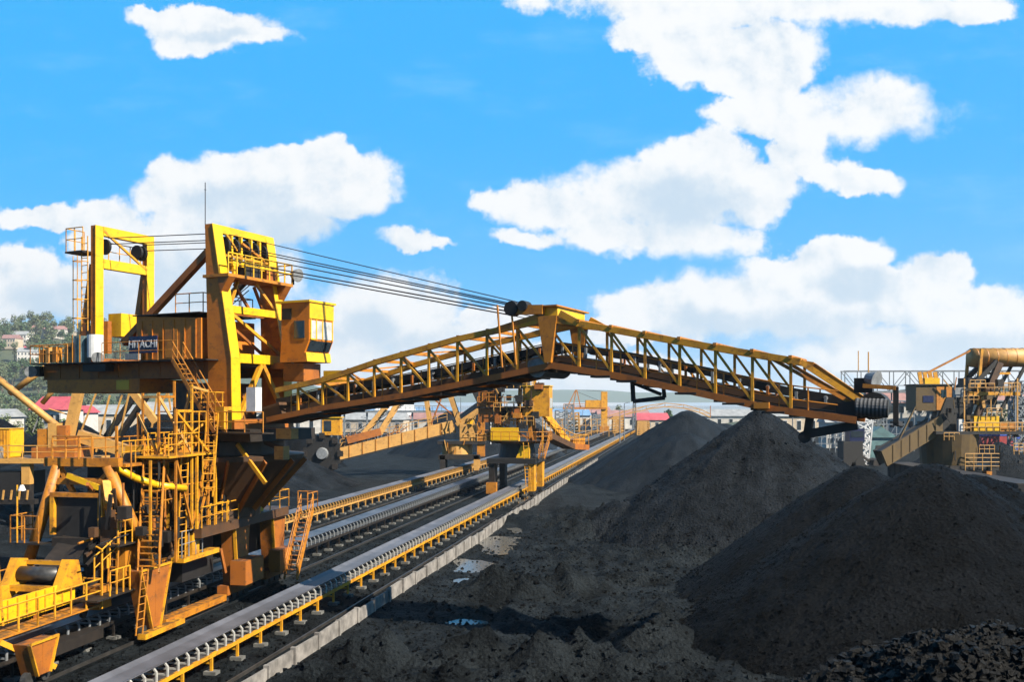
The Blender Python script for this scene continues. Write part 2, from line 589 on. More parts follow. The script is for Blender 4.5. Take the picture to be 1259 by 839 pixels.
def ground_h(x, y):
    s = x * CP - y * SP
    right = smooth01((s + 15.6) / 1.6)
    far = smooth01((y - 130) / 60)
    h = right * (1 - far) * (0.75 * fbm(x / 5, y / 5, 3) + 0.42 * fbm(x / 1.3, y / 1.3, 5) + 0.22 * smooth01(fbm(x / 4, y / 4, 77) * 5) * ridged(x / .7, y / .7, 15))
    h = h + (0.07 * fbm(x / .8, y / .8, 9)) * (1 - right)
    lump = np.zeros_like(h)
    for (lx, ly, lh, rx, ry, ro) in LUMPS:
        d2 = ((x - lx) / rx) ** 2 + ((y - ly) / ry) ** 2
        core = np.clip(1 - np.sqrt(d2 + 0.01), 0, 1)
        lump = np.maximum(lump, lh * core ** 0.85 * (1 + ro * 2.2 * fbm(x / 1.3 + lx, y / 1.3, 21)))
    rough = np.clip(lump / 0.8, 0, 1)
    h = h + lump + rough * 1.05 * (ridged(x / 1.2, y / 1.2, 31) - 0.5) + rough * .3 * fbm(x / .4, y / .4, 33, 3)
    # wheel ruts left by the loaders
    for (c0, sl, bend, wd_) in ((2.0, .10, 2.2, .5), (3.9, .10, 2.2, .5), (6.0, -.22, 3.0, .45), (7.8, -.22, 3.0, .45), (-1.5, .05, -1.2, .4)):
        xc = c0 + (y - 55) * sl + bend * np.sin(y / 9.0 + c0)
        g = np.exp(-((x - xc) / wd_) ** 2) - .55 * np.exp(-((np.abs(x - xc) - .75) / .3) ** 2)
        h = h - .20 * g * right * smooth01((y - 36) / 4) * smooth01((78 - y) / 8) * (1 - np.clip(lump / .8, 0, 1)) * (.6 + .8 * vnoise(x / 2, y / 2, 91))
    for (ax, ay, rx, ry) in PUDDLES:
        d2 = ((x - ax) / (rx * 1.5)) ** 2 + ((y - ay) / (ry * 1.5)) ** 2
        k = np.exp(-d2 * 1.1)
        h = h * (1 - k) - 0.16 * k + k * 0.10 * fbm(x / .9, y / 1.6, 41)
    return h


def graded(lo, hi, step, far, grow=1.25):
    a = list(np.arange(lo, hi + 1e-6, step))
    d, x = step, a[-1]
    while x < far[1]:
        d *= grow
        x += d
        a.append(x)
    d, x = step, a[0]
    pre = []
    while x > far[0]:
        d *= grow
        x -= d
        pre.append(x)
    return np.array(pre[::-1] + a)


def grid_mesh(name, X, Y, Z, mat, keep=None, smooth=True):
    ny, nx = X.shape
    me = bpy.data.meshes.new(name)
    idx = np.arange(nx * ny).reshape(ny, nx)
    q = np.stack([idx[:-1, :-1], idx[:-1, 1:], idx[1:, 1:], idx[1:, :-1]], -1).reshape(-1, 4)
    verts = np.stack([X, Y, Z], -1).reshape(-1, 3)
    if keep is not None:
        k = keep.reshape(-1)[q].any(1)
        q = q[k]
        used = np.unique(q)
        mp = np.full(len(verts), -1)
        mp[used] = np.arange(len(used))
        verts, q = verts[used], mp[q]
    me.vertices.add(len(verts))
    me.vertices.foreach_set('co', verts.astype(np.float32).ravel())
    me.loops.add(q.size)
    me.loops.foreach_set('vertex_index', q.astype(np.int32).ravel())
    me.polygons.add(len(q))
    me.polygons.foreach_set('loop_start', np.arange(0, q.size, 4, dtype=np.int32))
    me.polygons.foreach_set('loop_total', np.full(len(q), 4, dtype=np.int32))
    me.update(calc_edges=True)
    me.polygons.foreach_set('use_smooth', [smooth] * len(q))
    me.materials.append(MAT[mat])
    o = bpy.data.objects.new(name, me)
    C.objects.link(o)
    return o


gx = graded(-24, 26, 0.19, (-9000, 9000))
gy = graded(32, 95, 0.24, (-300, 12000))
GX, GY = np.meshgrid(gx, gy)
kind(grid_mesh('ground', GX, GY, ground_h(GX, GY), 'ground'), 'structure')
for i, (ax, ay, rx, ry) in enumerate(PUDDLES):
    pts = []
    for k in range(22):
        t = 2 * math.pi * k / 22
        rr = 1 + 0.25 * math.sin(3 * t + i) + 0.14 * math.sin(5 * t + 2 * i)
        pts.append((ax + rx * rr * math.cos(t), ay + ry * rr * math.sin(t), -0.085))
    o = MB().add(pts, [tuple(range(22))]).build('puddle', 'water')
    kind(o, 'structure')

# the far sea and hills
kind(MB().box(-6000, 6000, 900, 11000, -1.0, 0.25).build('sea', 'water'), 'structure')


def hill(name, x0, x1, y0, y1, fn, mat, nx=90, ny=40):
    X, Y = np.meshgrid(np.linspace(x0, x1, nx), np.linspace(y0, y1, ny))
    Z = fn(X, Y)
    o = grid_mesh(name, X, Y, Z, mat)
    return kind(o, 'structure')


HS = 3.6


def hill_left(x, y):
    x, y = x / HS, y / HS
    a = np.exp(-(((x + 235) / 150) ** 2)) * 36 + np.exp(-(((x + 130) / 60) ** 2)) * 13
    return 11 + HS * (a * smooth01((y - 215) / 130) * (1 + .35 * fbm(x / 60, y / 60, 3)) - 0.6 + 2.0 * fbm(x / 14, y / 14, 8) - 11)


hill('hillside', -1720, -100, 740, 1550, hill_left, 'hill', 160, 80)
hill('cut_rock_face', -680, -400, 706, 886, lambda x, y: 11 + HS * (19 * np.exp(-((x / HS + 152) / 22) ** 2) * smooth01((y / HS - 198) / 26) * (1 + .5 * fbm(x / 20, y / 20, 6)) - 11.5), 'rock', 60, 40)
hill('distant_hill', -3000, 4500, 3800, 4600, lambda x, y: 90 * smooth01((y - 3800) / 500) * (.55 + .9 * fbm(x / 900, y / 900, 4)) + 20, 'farhill', 140, 12)
hill('wooded_rise', 60, 600, 300, 460, lambda x, y: 17 * smooth01((y - 300) / 90) * smooth01((x - 60) / 120) * (1 + .6 * fbm(x / 50, y / 50, 5)) - 0.5, 'hill', 90, 30)


# ------------------------------------------------------------------ coal piles
def rocks(name, pts, size, mat, seed, parent=None):
    rs = np.random.RandomState(seed)
    mb = MB()
    cube = np.array([(-1, -1, -.8), (1, -1, -.8), (1, 1, -.8), (-1, 1, -.8), (-1, -1, .8), (1, -1, .8), (1, 1, .8), (-1, 1, .8)], float)
    fcs = [(3, 2, 1, 0), (4, 5, 6, 7), (0, 1, 5, 4), (1, 2, 6, 5), (2, 3, 7, 6), (3, 0, 4, 7)]
    for (x, y, z) in pts:
        r = size * (0.026 + 0.085 * rs.rand() ** 2.5)
        q = cube * (1 + rs.uniform(-.45, .3, (8, 3))) * r * rs.uniform(.6, 1.15, 3)
        t1, t2 = rs.uniform(0, 6.28), rs.uniform(-1.2, 1.2)
        rm = np.array([[math.cos(t1), -math.sin(t1), 0], [math.sin(t1), math.cos(t1), 0], [0, 0, 1]]) @ np.array([[1, 0, 0], [0, math.cos(t2), -math.sin(t2)], [0, math.sin(t2), math.cos(t2)]])
        q = q @ rm.T
        mb.add([(x + a_[0], y + a_[1], z + a_[2]) for a_ in q], fcs)
    return mb.build(name, mat, parent)


def pile(label, cones, res, mat='coal', seed=1, gully=0.35, rough=0.12, slope=0.73, group='coal stockpiles', base=-0.25, name='coal_pile', chunk=0.0, scatter=0, ssize=1.0, area=None):
    xs0 = min(c[0] - c[2] / slope * 1.25 for c in cones)
    xs1 = max(c[0] + c[2] / slope * 1.25 for c in cones)
    ys0 = min(c[1] - c[2] / slope * 1.25 for c in cones)
    ys1 = max(c[1] + c[2] / slope * 1.25 for c in cones)
    X, Y = np.meshgrid(np.arange(xs0, xs1, res), np.arange(ys0, ys1, res))
    Z = np.full_like(X, -9.0)
    for k, c in enumerate(cones):
        cx_, cy_, h = c[:3]
        rnd_ = c[3] if len(c) > 3 else 0.5
        dx, dy = X - cx_, Y - cy_
        d = np.sqrt(dx * dx + dy * dy + rnd_ * rnd_) - rnd_ * 0.6
        ang = np.arctan2(dy, dx)
        rad = fbm(np.cos(ang) * 6 + 20, np.sin(ang) * 6 + d * .06, seed + k, 4)
        amp = np.clip(d / 3, 0, 1) * gully
        z = h - slope * d * (1 + 0.10 * fbm(np.cos(ang) * 1.5 + 5, np.sin(ang) * 1.5, seed + 40 + k, 2)) + rad * amp * 2.2
        Z = np.maximum(Z, z)
    toe = smooth01((Z + 0.5) / 3.0)
    Z = Z + rough * 2.4 * fbm(X / 1.4, Y / 1.4, seed + 9, 5, .6) + (1 - toe) * rough * 2.6 * fbm(X / 0.7, Y / .7, seed + 3)
    if chunk:
        Z = Z + chunk * (ridged(X / .32, Y / .32, seed + 5, 3) - .5) + chunk * 1.5 * fbm(X / .9, Y / .9, seed + 6, 4)
    keep = Z > base
    Z = np.maximum(Z, base - 0.15)
    o = grid_mesh(name, X, Y, Z, mat, keep)
    if scatter:
        rs = np.random.RandomState(seed)
        ok_ = Z > base + .05
        if area:
            ok_ &= (X > area[0]) & (X < area[1]) & (Y > area[2]) & (Y < area[3])
        yy, xx = np.nonzero(ok_)
        zz = Z[yy, xx]
        wgt = 1.0 / (0.6 + np.clip(zz, 0, None)) if not chunk > .3 else np.ones_like(zz)
        pick = rs.choice(len(yy), min(scatter, len(yy)), replace=False, p=wgt / wgt.sum())
        kind(rocks('coal_lump', [(X[yy[i], xx[i]], Y[yy[i], xx[i]], Z[yy[i], xx[i]]) for i in pick], ssize, mat, seed, o), 'stuff')
    return tag(o, label, 'coal pile', group)


_rs = np.random.RandomState(4)
_x, _y = _rs.uniform(-26, 16, 15000), 33 + 50 * _rs.rand(15000) ** 1.6
_k = (np.abs(_x * CP - _y * SP + 16.2) > .3) & (np.abs(_x * CP - _y * SP + 19.6) > .2)
_x, _y = _x[_k], _y[_k]
_p = list(zip(_x, _y, ground_h(_x, _y) + .01))
tag(kind(rocks('loose_coal_lumps', _p[::3], 1.1, 'coal', 8), 'stuff'), 'loose black coal lumps scattered over the yard floor', 'coal')
tag(kind(rocks('loose_gravel', _p[1::3] + _p[2::3], 1.1, 'ground', 9), 'stuff'), 'grey gravel scattered over the yard floor', 'gravel')
pile('huge black coal pile filling the right foreground, its left slope in deep shade', [(20.1, 44.8, 8.6, 1.4), (22.8, 46.5, 8.1, 2.0), (26.5, 43.5, 6.6, 2.0), (24, 40.5, 5.6, 1.5)], .11, seed=3, gully=.11, rough=.11, chunk=.09, slope=.77, scatter=14000, ssize=.62)
pile('black coal cone rising just behind the huge right foreground pile', [(20.2, 54.0, 7.75, 1.0)], .14, seed=14, gully=.11, rough=.11, chunk=.09, slope=.77, scatter=4000, ssize=.65)
pile('tall pointed coal pile under the outer end of the long yellow boom', [(21.4, 80.5, 10.75, .35), (18.6, 78.5, 8.4, .4), (13.5, 77.5, 4.6, 1.2), (9.5, 80, 3.2, 1.2), (24.5, 84, 7.2, 1)], .2, 'coalg', seed=21, gully=.26, rough=.24, chunk=.12, scatter=6000, ssize=.95)
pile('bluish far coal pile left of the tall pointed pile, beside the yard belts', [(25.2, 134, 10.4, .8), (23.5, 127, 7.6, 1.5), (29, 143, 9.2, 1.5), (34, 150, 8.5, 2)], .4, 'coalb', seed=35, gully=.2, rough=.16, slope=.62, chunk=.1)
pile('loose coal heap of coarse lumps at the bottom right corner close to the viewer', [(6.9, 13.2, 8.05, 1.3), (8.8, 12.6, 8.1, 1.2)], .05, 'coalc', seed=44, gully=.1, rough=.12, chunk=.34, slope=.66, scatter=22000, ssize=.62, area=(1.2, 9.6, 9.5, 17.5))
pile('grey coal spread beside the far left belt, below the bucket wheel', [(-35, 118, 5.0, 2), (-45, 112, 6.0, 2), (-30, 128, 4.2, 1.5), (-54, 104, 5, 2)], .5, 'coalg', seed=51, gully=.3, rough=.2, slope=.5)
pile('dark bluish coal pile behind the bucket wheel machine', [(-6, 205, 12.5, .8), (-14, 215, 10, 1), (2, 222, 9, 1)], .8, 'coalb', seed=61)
pile('dark coal pile rising behind the bucket wheel', [(-45, 172, 10.0, .8), (-38, 166, 6.0, 1)], .8, 'coal', seed=66)
pile('grey coal slope at the left edge behind the tripper car', [(-54, 83, 4.8, 2), (-43, 90, 3.4, 2), (-62, 76, 4, 2)], .4, 'coalg', seed=71, slope=.45, rough=.2)
pile('dark coal mound in front of the red roofed house on the left', [(-92, 165, 9.5, 2), (-76, 160, 9.0, 2), (-108, 172, 8, 2), (-62, 165, 10.0, 2)], .8, 'coal', seed=75)
pile('small grey coal pile behind the railway wagons at the right edge', [(74, 142, 5.6, .8), (68, 148, 4.5, 1)], .5, 'coalg', seed=81)
pile('low dark coal pile at the right edge beyond the grey one', [(86, 140, 4.6, 1), (94, 145, 5, 1)], .5, 'coal', seed=83)
pile('flat coal pile between the tall pointed pile and the right machine', [(40, 150, 7.0, 1), (48, 156, 6.0, 1), (33, 165, 8, 1)], .6, 'coalg', seed=86)


# ------------------------------------------------------------------ yard conveyors, wall, rails
def make_conveyor(label, s0, wid, zt, u0, u1, beltm, strm, brm, legm, step=0.75, legstep=2.25):
    t = thing('belt_conveyor', label, 'conveyor', (0, 0, 0), -PSI, 'long yard conveyors')
    hw = wid / 2
    prof = [(-hw, 0), (-hw * .55, -.10), (hw * .55, -.10), (hw, 0), (hw, -.035), (hw * .55, -.135), (-hw * .55, -.135), (-hw, -.035)]
    vs, fs = [], []
    us = np.arange(u0, u1 + 1, 6.0)
    for u in us:
        dz = 0.015 * math.sin(u * .7)
        vs += [(s0 + a, u, zt + b + dz) for a, b in prof]
    for i in range(len(us) - 1):
        for k in range(8):
            j = (k + 1) % 8
            fs.append((i * 8 + k, i * 8 + j, i * 8 + 8 + j, i * 8 + 8 + k))
    MB().add(vs, fs).build('belt', beltm, t)
    MB().box(s0 - hw * .8, s0 + hw * .8, u0, u1, zt - .86, zt - .83).build('return_belt', 'beltd', t)
    for sg in (-1, 1):
        MB().box(s0 + sg * (hw + .06) - .05, s0 + sg * (hw + .06) + .05, u0, u1, zt - .74, zt - .57).build('stringer', strm, t)

    def idler(mb, u):
        for sg in (-1, 1):
            a = s0 + sg * (hw + .06)
            mb.bar((a, u, zt - .57), (a, u, zt - .2), .055, .10, (0, 1, 0))
            mb.bar((a, u, zt - .21), (a - sg * .13, u, zt - .05), .055, .09, (0, 1, 0))
            mb.tube((a - sg * .12, u, zt - .09), (s0 + sg * hw * .5, u, zt - .19), .045, n=6)
        mb.tube((s0 - hw * .5, u, zt - .18), (s0 + hw * .5, u, zt - .18), .05, n=6)
        mb.bar((s0 - hw - .05, u, zt - .5), (s0 + hw + .05, u, zt - .5), .07, .07)
        return mb

    def leg(mb, u):
        for sg in (-1, 1):
            a = s0 + sg * (hw + .06)
            mb.box(a - .05, a + .05, u - .05, u + .05, -.05, zt - .74)
        mb.box(s0 - hw, s0 + hw, u - .04, u + .04, zt - 1.0, zt - .92)
        return mb
    ui = np.arange(u0 + 1, u1, step)
    start = 31
    near_i = [u for u in ui if u >= start][:100]
    rest = [u for u in ui if u < start or u > near_i[-1]]
    for k, u in enumerate(near_i):
        if k == 0:
            o0 = idler(MB(), 0).build('idler_frame', brm, t)
            o0.location = (0, u, 0)
        else:
            o = o0.copy()
            C.objects.link(o)
            o.location = (0, u, 0)
    mb = MB()
    for u in rest:
        if u < 300:
            idler(mb, u)
    kind(mb.build('idler_frame', brm, t), 'stuff')
    ul = np.arange(u0 + 1.3, u1, legstep)
    near_l = [u for u in ul if u >= start][:90]
    rest = [u for u in ul if u < start or u > near_l[-1]]
    for k, u in enumerate(near_l):
        if k == 0:
            l0 = leg(MB(), 0).build('support_leg', legm, t)
            l0.location = (0, u, 0)
        else:
            o = l0.copy()
            C.objects.link(o)
            o.location = (0, u, 0)
    for k, u in enumerate(near_l[:60]):
        f0 = MB().box(s0 + hw - .2, s0 + hw + .34, u - .2, u + .2, -.05, .14).build('footing', 'concrete2', t)
    mb = MB()
    for u in rest:
        leg(mb, u)
    kind(mb.build('support_leg', legm, t), 'stuff')
    return t


make_conveyor('nearest long belt conveyor with yellow frame and white idler brackets, beside the concrete wall', -19.6, 1.25, 1.42, 16, 520, 'belt', 'yellow', 'bracket', 'yellow')
make_conveyor('middle long belt conveyor with grey dusty frame, running under the big stacker', -27.0, 1.3, 1.45, 16, 460, 'beltd', 'dark', 'galv', 'dark')
make_conveyor('far left long belt conveyor with rusty cream frame, running under the bucket wheel machine', -34.3, 1.3, 1.5, 16, 460, 'belt', 'tan', 'tan', 'tan')

wt = thing('boundary_wall', 'low concrete panel wall between the nearest belt and the coal yard', 'wall', (0, 0, 0), -PSI)
u = 27.0
k = 0
while u < 178:
    hgt = .70 + rnd.uniform(-.07, .07)
    s0 = -16.2 + rnd.uniform(-.03, .03)
    if k < 95:
        MB().plate([(s0 - .05, u, -.3), (s0 - .05, u + 2.36, -.3), (s0 - .05, u + 2.36, hgt + rnd.uniform(-.05, .05)), (s0 - .05, u, hgt)], (.12, 0, 0)).build('panel', 'concrete', wt)
        MB().box(-16.30, -16.06, u + 2.38, u + 2.55, -.3, hgt + .06).build('post', 'concrete', wt)
    u += 2.58
    k += 1

for s0, lab in ((-17.4, 'steel rail between the nearest belt and the concrete wall'), (-22.1, 'steel rail just left of the nearest belt'), (-24.6, 'steel rail right of the middle belt, under the big stacker'),
                (-30.2, 'steel rail left of the middle belt, under the big stacker'), (-31.9, 'steel rail right of the far left belt'), (-36.9, 'steel rail left of the far left belt')):
    t = thing('crane_rail', lab, 'rail', (0, 0, 0), -PSI, 'crane rails along the yard belts')
    MB().box(s0 - .04, s0 + .04, 16, 420, .10, .24).build('rail_head', 'rail', t)
    MB().box(s0 - .16, s0 + .16, 16, 420, -.02, .098).build('rail_sleeper_beam', 'ground', t)

# ------------------------------------------------------------------ THE BIG STACKER
TH = math.atan2(53 - 38, 14.4 + 16.57)
SO = Vector((-16.57, 53.0, 0))
CT, ST = math.cos(TH), math.sin(TH)
stk = thing('stacker', 'huge yellow travelling coal stacker with two portal masts, cabin and long lattice boom', 'stacker', SO, -TH)


def yl(p):
    """yard coordinates to the stacker's own"""
    wv = yard(*p) - SO
    return Vector((wv.x * CT - wv.y * ST, wv.x * ST + wv.y * CT, p[2]))


def YB():
    return MB(yl)


# gantry over the middle belt (yard coordinates)
gan = YB().box(-30.9, -23.9, 43.6, 54.2, 4.25, 4.75).build('gantry_deck', 'rustdark', stk)
for s0, u0, m in ((-24.6, 48.6, 'brown'), (-24.6, 53.4, 'brown'), (-30.2, 44.5, 'rustdark'), (-30.2, 53.4, 'rustdark')):
    lg = YB()
    lg.plate([(s0 - .4, u0 - .95, 4.245), (s0 - .4, u0 + .95, 4.245), (s0 - .4, u0 + .62, 1.15), (s0 - .4, u0 - .62, 1.15)], (.8, 0, 0))
    lo = lg.build('leg', m, gan)
    YB().bar((s0 + .42, u0 - .95, 4.24), (s0 + .42, u0 - .62, 1.2), .06, .18, (1, 0, 0)).build('leg_flange', 'yellow', gan)
    bo = YB()
    bo.box(s0 - .3, s0 + .3, u0 - 1.5, u0 + 1.5, .62, 1.14)
    bo.build('bogie', 'brown' if m == 'brown' else 'dark', gan)
    for k in (-1.1, -.37, .37, 1.1):
        YB().tube((s0 - .12, u0 + k, .52), (s0 + .12, u0 + k, .52), .30, n=12).build('wheel', 'roller', gan)
YB().box(-24.9, -24.3, 41.0, 47.0, .40, .72).build('bogie_beam', 'orange', gan)
YB().box(-29.6, -25.2, 44.0, 47.2, 1.9, 4.2).build('drive_housing', 'soot', gan)
YB().box(-29.6, -25.3, 50.0, 53.6, 2.2, 4.2).build('drive_housing', 'soot', gan)
YB().box(-24.2, -23.3, 47.2, 49.4, 1.2, 2.5).build('bogie_guard', 'brown', gan)
YB().box(-24.1, -23.4, 51.8, 53.6, 1.1, 2.4).build('bogie_guard', 'brown', gan)
YB().box(-25.0, -24.2, 50.5, 51.3, 4.78, 5.9).build('motor_cover', 'bright', gan)
YB().rail([(-23.9, 43.6, 4.76), (-23.9, 54.2, 4.76), (-26.5, 54.2, 4.76)], 1.05, 1.3).build('handrail', 'yellow', gan)
YB().stairs((-23.4, 52.4, .6), (-23.4, 54.9, 4.5), (.8, 0, 0)).build('stairs', 'orange', gan)
YB().rail([(-22.6, 54.0, 4.5), (-22.6, 55.6, 4.5), (-23.9, 55.6, 4.5)], 1.05, 0.8).build('handrail', 'orange', gan)

# slewing base
n = 28
vs, fs = [], []
for (z, r_, xc) in ((4.76, 2.3, -.1), (5.3, 2.35, -.1), (8.0, 4.2, .6), (8.25, 4.25, .6), (8.3, 3.4, .4), (9.0, 3.3, .4), (9.05, 2.6, .4)):
    for i in range(n):
        a = 2 * math.pi * i / n
        vs.append((xc + r_ * math.cos(a), r_ * math.sin(a), z))
for k in range(6):
    for i in range(n):
        j = (i + 1) % n
        fs.append((k * n + i, k * n + j, (k + 1) * n + j, (k + 1) * n + i))
trt = MB().add(vs, fs).build('turret', 'rustdark', stk)
for k in range(8):
    a = R(-125 + k * 26)
    MB().bar((-.1 + 2.4 * math.cos(a), 2.4 * math.sin(a), 5.2), (.6 + 4.3 * math.cos(a), 4.3 * math.sin(a), 8.0), .10, .35, (0, 0, 1)).build('stiffener', 'brown', trt)
sd = MB().box(-3.4, 4.6, -2.7, 2.7, 9.06, 9.7).build('slewing_deck', 'dark', stk)
MB().box(-1.6, 1.2, -1.7, 1.7, 9.71, 12.2).build('slewing_house', 'rustdark', stk)
MB().box(5.3, 6.3, -1.5, -.9, 9.2, 9.75).build('chute_plate', 'tan', sd)
MB().box(5.1, 5.7, -1.4, -.9, 8.1, 8.8).build('chute_plate', 'tan', sd)
MB().bar((4.4, -1.2, 9.0), (5.4, -1.2, 8.7), .25).build('chute_arm', 'dark', sd)
MB().box(2.8, 3.4, -3.3, -2.72, 9.72, 10.9).build('electrical_cabinet', 'yellow', sd)
MB().box(4.8, 5.4, -3.2, -2.72, 10.6, 11.9).build('white_cabinet', 'white', sd)
MB().box(-1.0, 6.2, -3.6, -2.71, 9.5, 9.58).build('walkway', 'dark', sd)
MB().rail([(-1.0, -3.55, 9.58), (6.2, -3.55, 9.58)], 1.05, 1.2).build('handrail', 'orange', sd)
MB().bar((3.3, -2.2, 8.9), (5.2, -2.2, 6.9), .14, .2).build('chute_brace', 'yellow', sd)

# mast: two tapered legs with cross beams
mast = MB().box(0.9, 3.3, -2.42, 2.42, 9.71, 10.2).build('mast', 'brown', stk)
prof = [(1.24, 20.72), (1.75, 20.72), (3.06, 13.5), (3.12, 10.2), (1.46, 10.2), (1.46, 13.4)]
for y0 in (-2.42, 1.82):
    lg = MB().plate([(x, y0, z) for x, z in prof], (0, .6, 0)).build('mast_leg', 'shadeyellow', mast)
    fr = MB()
    for (a, b) in (((1.75, 20.72), (3.06, 13.5)), ((3.06, 13.5), (3.12, 10.2))):
        fr.plate([(a[0] + .003, y0 - .04, a[1]), (a[0] + .003, y0 + .64, a[1]), (b[0] + .003, y0 + .64, b[1]), (b[0] + .003, y0 - .04, b[1])], (.05, 0, 0))
    fr.build('front_flange', 'bright', mast)


def fx(z):
    return 1.75 + (20.72 - z) / 7.22 * 1.31 if z > 13.5 else 3.1


for z0, z1, mt in ((20.3, 20.72, 'bright'), (15.95, 16.35, 'bright'), (13.25, 13.75, 'bright')):
    zc = (z0 + z1) / 2
    MB().box(fx(zc) - .30, fx(zc) + .02, -1.80, 1.80, z0, z1).build('cross_beam', mt, mast)
    MB().box(1.5, 1.8, -1.80, 1.80, z0, z1).build('cross_beam', 'brown', mast)
for (za, ya, zb, yb, wd) in ((15.9, -1.8, 13.8, 1.8, .16), (13.2, 0, 10.3, -1.75, .24), (13.2, .1, 10.8, 1.75, .24), (17.8, -.9, 16.4, -1.75, .12), (17.8, .5, 16.4, 1.8, .14)):
    MB().bar((fx(za) - .1, ya, za), (fx(zb) - .1, yb, zb), wd, wd).build('diagonal_brace', 'yellow', mast)
for (za, ya, zb, yb) in ((17.7, 1.0, 16.4, 1.75), (17.7, -.6, 16.4, .6), (13.2, -1.7, 10.5, 1.0), (15.8, -1.7, 13.9, 1.7)):
    MB().bar((1.62, ya, za), (1.62, yb, zb), .14, .14).build('diagonal_brace', 'brown', mast)
# winch platform at the mast head
wp = MB().box(1.2, 3.0, -2.55, 2.75, 17.82, 17.98).build('winch_platform', 'orange', mast)
MB().rail([(2.95, -2.5, 17.98), (2.95, 2.7, 17.98), (1.4, 2.7, 17.98)], 1.1, .62, .042).build('handrail', 'bright', wp)
MB().box(2.45, 2.6, -1.78, 1.9, 18.5, 18.85).build('guard_beam', 'bright', wp)
for y0 in (-1.7, -.6, .9, 1.75):
    MB().box(2.45, 2.6, y0, y0 + .14, 17.99, 18.49).build('guard_post', 'bright', wp)
for y0 in (-2.5, 2.1):
    MB().plate([(2.2, y0, 17.81), (3.0, y0, 17.81), (2.4, y0, 16.95)], (0, .5, 0)).build('bracket', 'brown', wp)
MB().box(2.0, 2.7, -.9, .3, 18.0, 18.7).build('winch_motor', 'soot', wp)
MB().box(2.0, 2.7, .8, 1.6, 18.0, 18.6).build('winch_motor', 'brown', wp)
for y0 in (-1.5, -.75, .12, .8, 1.5):
    MB().tube((1.65, y0 - .07, 19.65), (1.65, y0 + .07, 19.65), .52, n=20).build('sheave', 'soot', mast)
for y0 in (-1.15, -.4, .4, 1.1):
    MB().box(1.8, 2.0, y0 - .06, y0 + .06, 18.4, 20.29).build('sheave_post', 'bright', mast)
for y0 in (-.95, -.2, .6, 1.3):
    MB().box(1.4, 1.6, y0 - .14, y0 + .14, 18.81, 20.29).build('sheave_plate', 'soot', mast)
MB().bar((2.02, -1.7, 19.1), (2.02, 1.7, 19.1), .08, .12).build('sheave_tie', 'yellow', mast)
MB().bar((2.02, -1.6, 20.2), (2.02, -.4, 19.1), .08, .1).build('sheave_tie', 'yellow', mast)
MB().bar((2.1, -.5, 19.9), (2.1, 1.3, 19.2), .12).build('sheave_tie', 'orange', mast)
MB().box(1.3, 1.6, -1.8, 1.8, 18.4, 18.8).build('sheave_beam', 'brown', mast)
MB().tube((1.15, -2.3, 20.5), (1.15, -2.3, 23.0), .025, n=5).build('antenna', 'rope', mast)
MB().tube((1.15, -2.3, 22.6), (1.15, -2.3, 22.62), .06, n=6).build('antenna_tip', 'rope', mast)
fl_ = MB().tube((2.9, 2.9, 17.98), (2.9, 2.9, 18.5), .05, n=6)
fl_.build('floodlight_arm', 'soot', mast)
MB().tube((2.8, 2.95, 18.6), (3.25, 2.9, 18.5), .22, .40, n=12).build('floodlight', 'galv', mast)
MB().bar((1.3, -2.15, 19.3), (-5.1, -2.15, 14.5), .36, .36).build('back_stay', 'brown', mast)
MB().bar((1.3, 2.15, 19.3), (-5.1, 2.15, 14.5), .34, .34).build('back_stay', 'rustdark', mast)
for (a, b) in (((.9, 1.9, 18.2), (-3.0, 1.9, 15.9)), ((.9, 1.4, 17.6), (-3.4, 1.4, 15.0))):
    MB().tube(a, b, .03, n=5).build('stay_rope', 'rope', mast)

# counterweight arm
cw = MB().box(-11.6, 3.0, -2.3, -1.75, 12.55, 13.4).build('counterweight_arm', 'brown', stk)
MB().box(-11.6, 3.0, 1.75, 2.3, 12.55, 13.4).build('far_girder', 'brown', cw)
MB().box(-11.5, 2.9, -1.74, 1.74, 13.1, 13.3).build('deck_plate', 'dark', cw)
MB().box(-11.65, 1.6, -2.36, -1.7, 13.403, 13.48).build('top_flange', 'soot', cw)
MB().box(-11.65, 3.0, -2.36, -1.7, 12.47, 12.547).build('bottom_flange', 'brown', cw)
for x in np.arange(-10.2, 2.5, 1.6):
    MB().box(x, x + .05, -2.335, -2.305, 12.55, 13.4).build('web_stiffener', 'brown', cw)
MB().box(-11.15, -3.6, -2.42, 1.9, 11.7, 12.46).build('counterweight', 'shadeyellow', cw)
MB().box(-5.4, -4.4, -2.44, -2.423, 11.85, 12.40).build('patch_plate', 'bright', cw)
mh = MB()
mh.plate([(-3.8, -2.45, 13.5), (1.0, -2.45, 13.5), (1.0, -2.45, 15.7), (-3.8, -2.45, 15.95)], (0, 4.2, 0))
mh = mh.build('machinery_house', 'shadeyellow', cw)
for x in np.arange(-3.4, 1.0, .8):
    MB().box(x, x + .06, -2.49, -2.453, 13.55, 15.68).build('wall_rib', 'shadeyellow', mh)
MB().box(-3.95, 1.05, -2.6, 1.8, 15.96, 16.02).build('roof_edge', 'dark', mh)
MB().box(-1.6, -.7, -2.48, -2.455, 13.6, 15.2).build('house_door', 'orange', mh)
MB().rail([(-1.0, -2.3, 16.02), (1.0, -2.3, 16.02), (1.0, 1.6, 16.02), (-1.0, 1.6, 16.02)], 1.05, .9).build('roof_handrail', 'orange', mh)
sg = MB().box(-4.15, -2.05, -2.66, -2.58, 13.88, 14.82).build('sign_board', 'navy', cw)
lettering('sign_lettering', 'HITACHI', .56, 'white', sg, (-3.08, -2.675, 14.36), (R(90), 0, 0))
MB().box(-4.2, -3.2, -2.9, -2.7, 13.5, 13.85).build('cable_box', 'galv', cw)
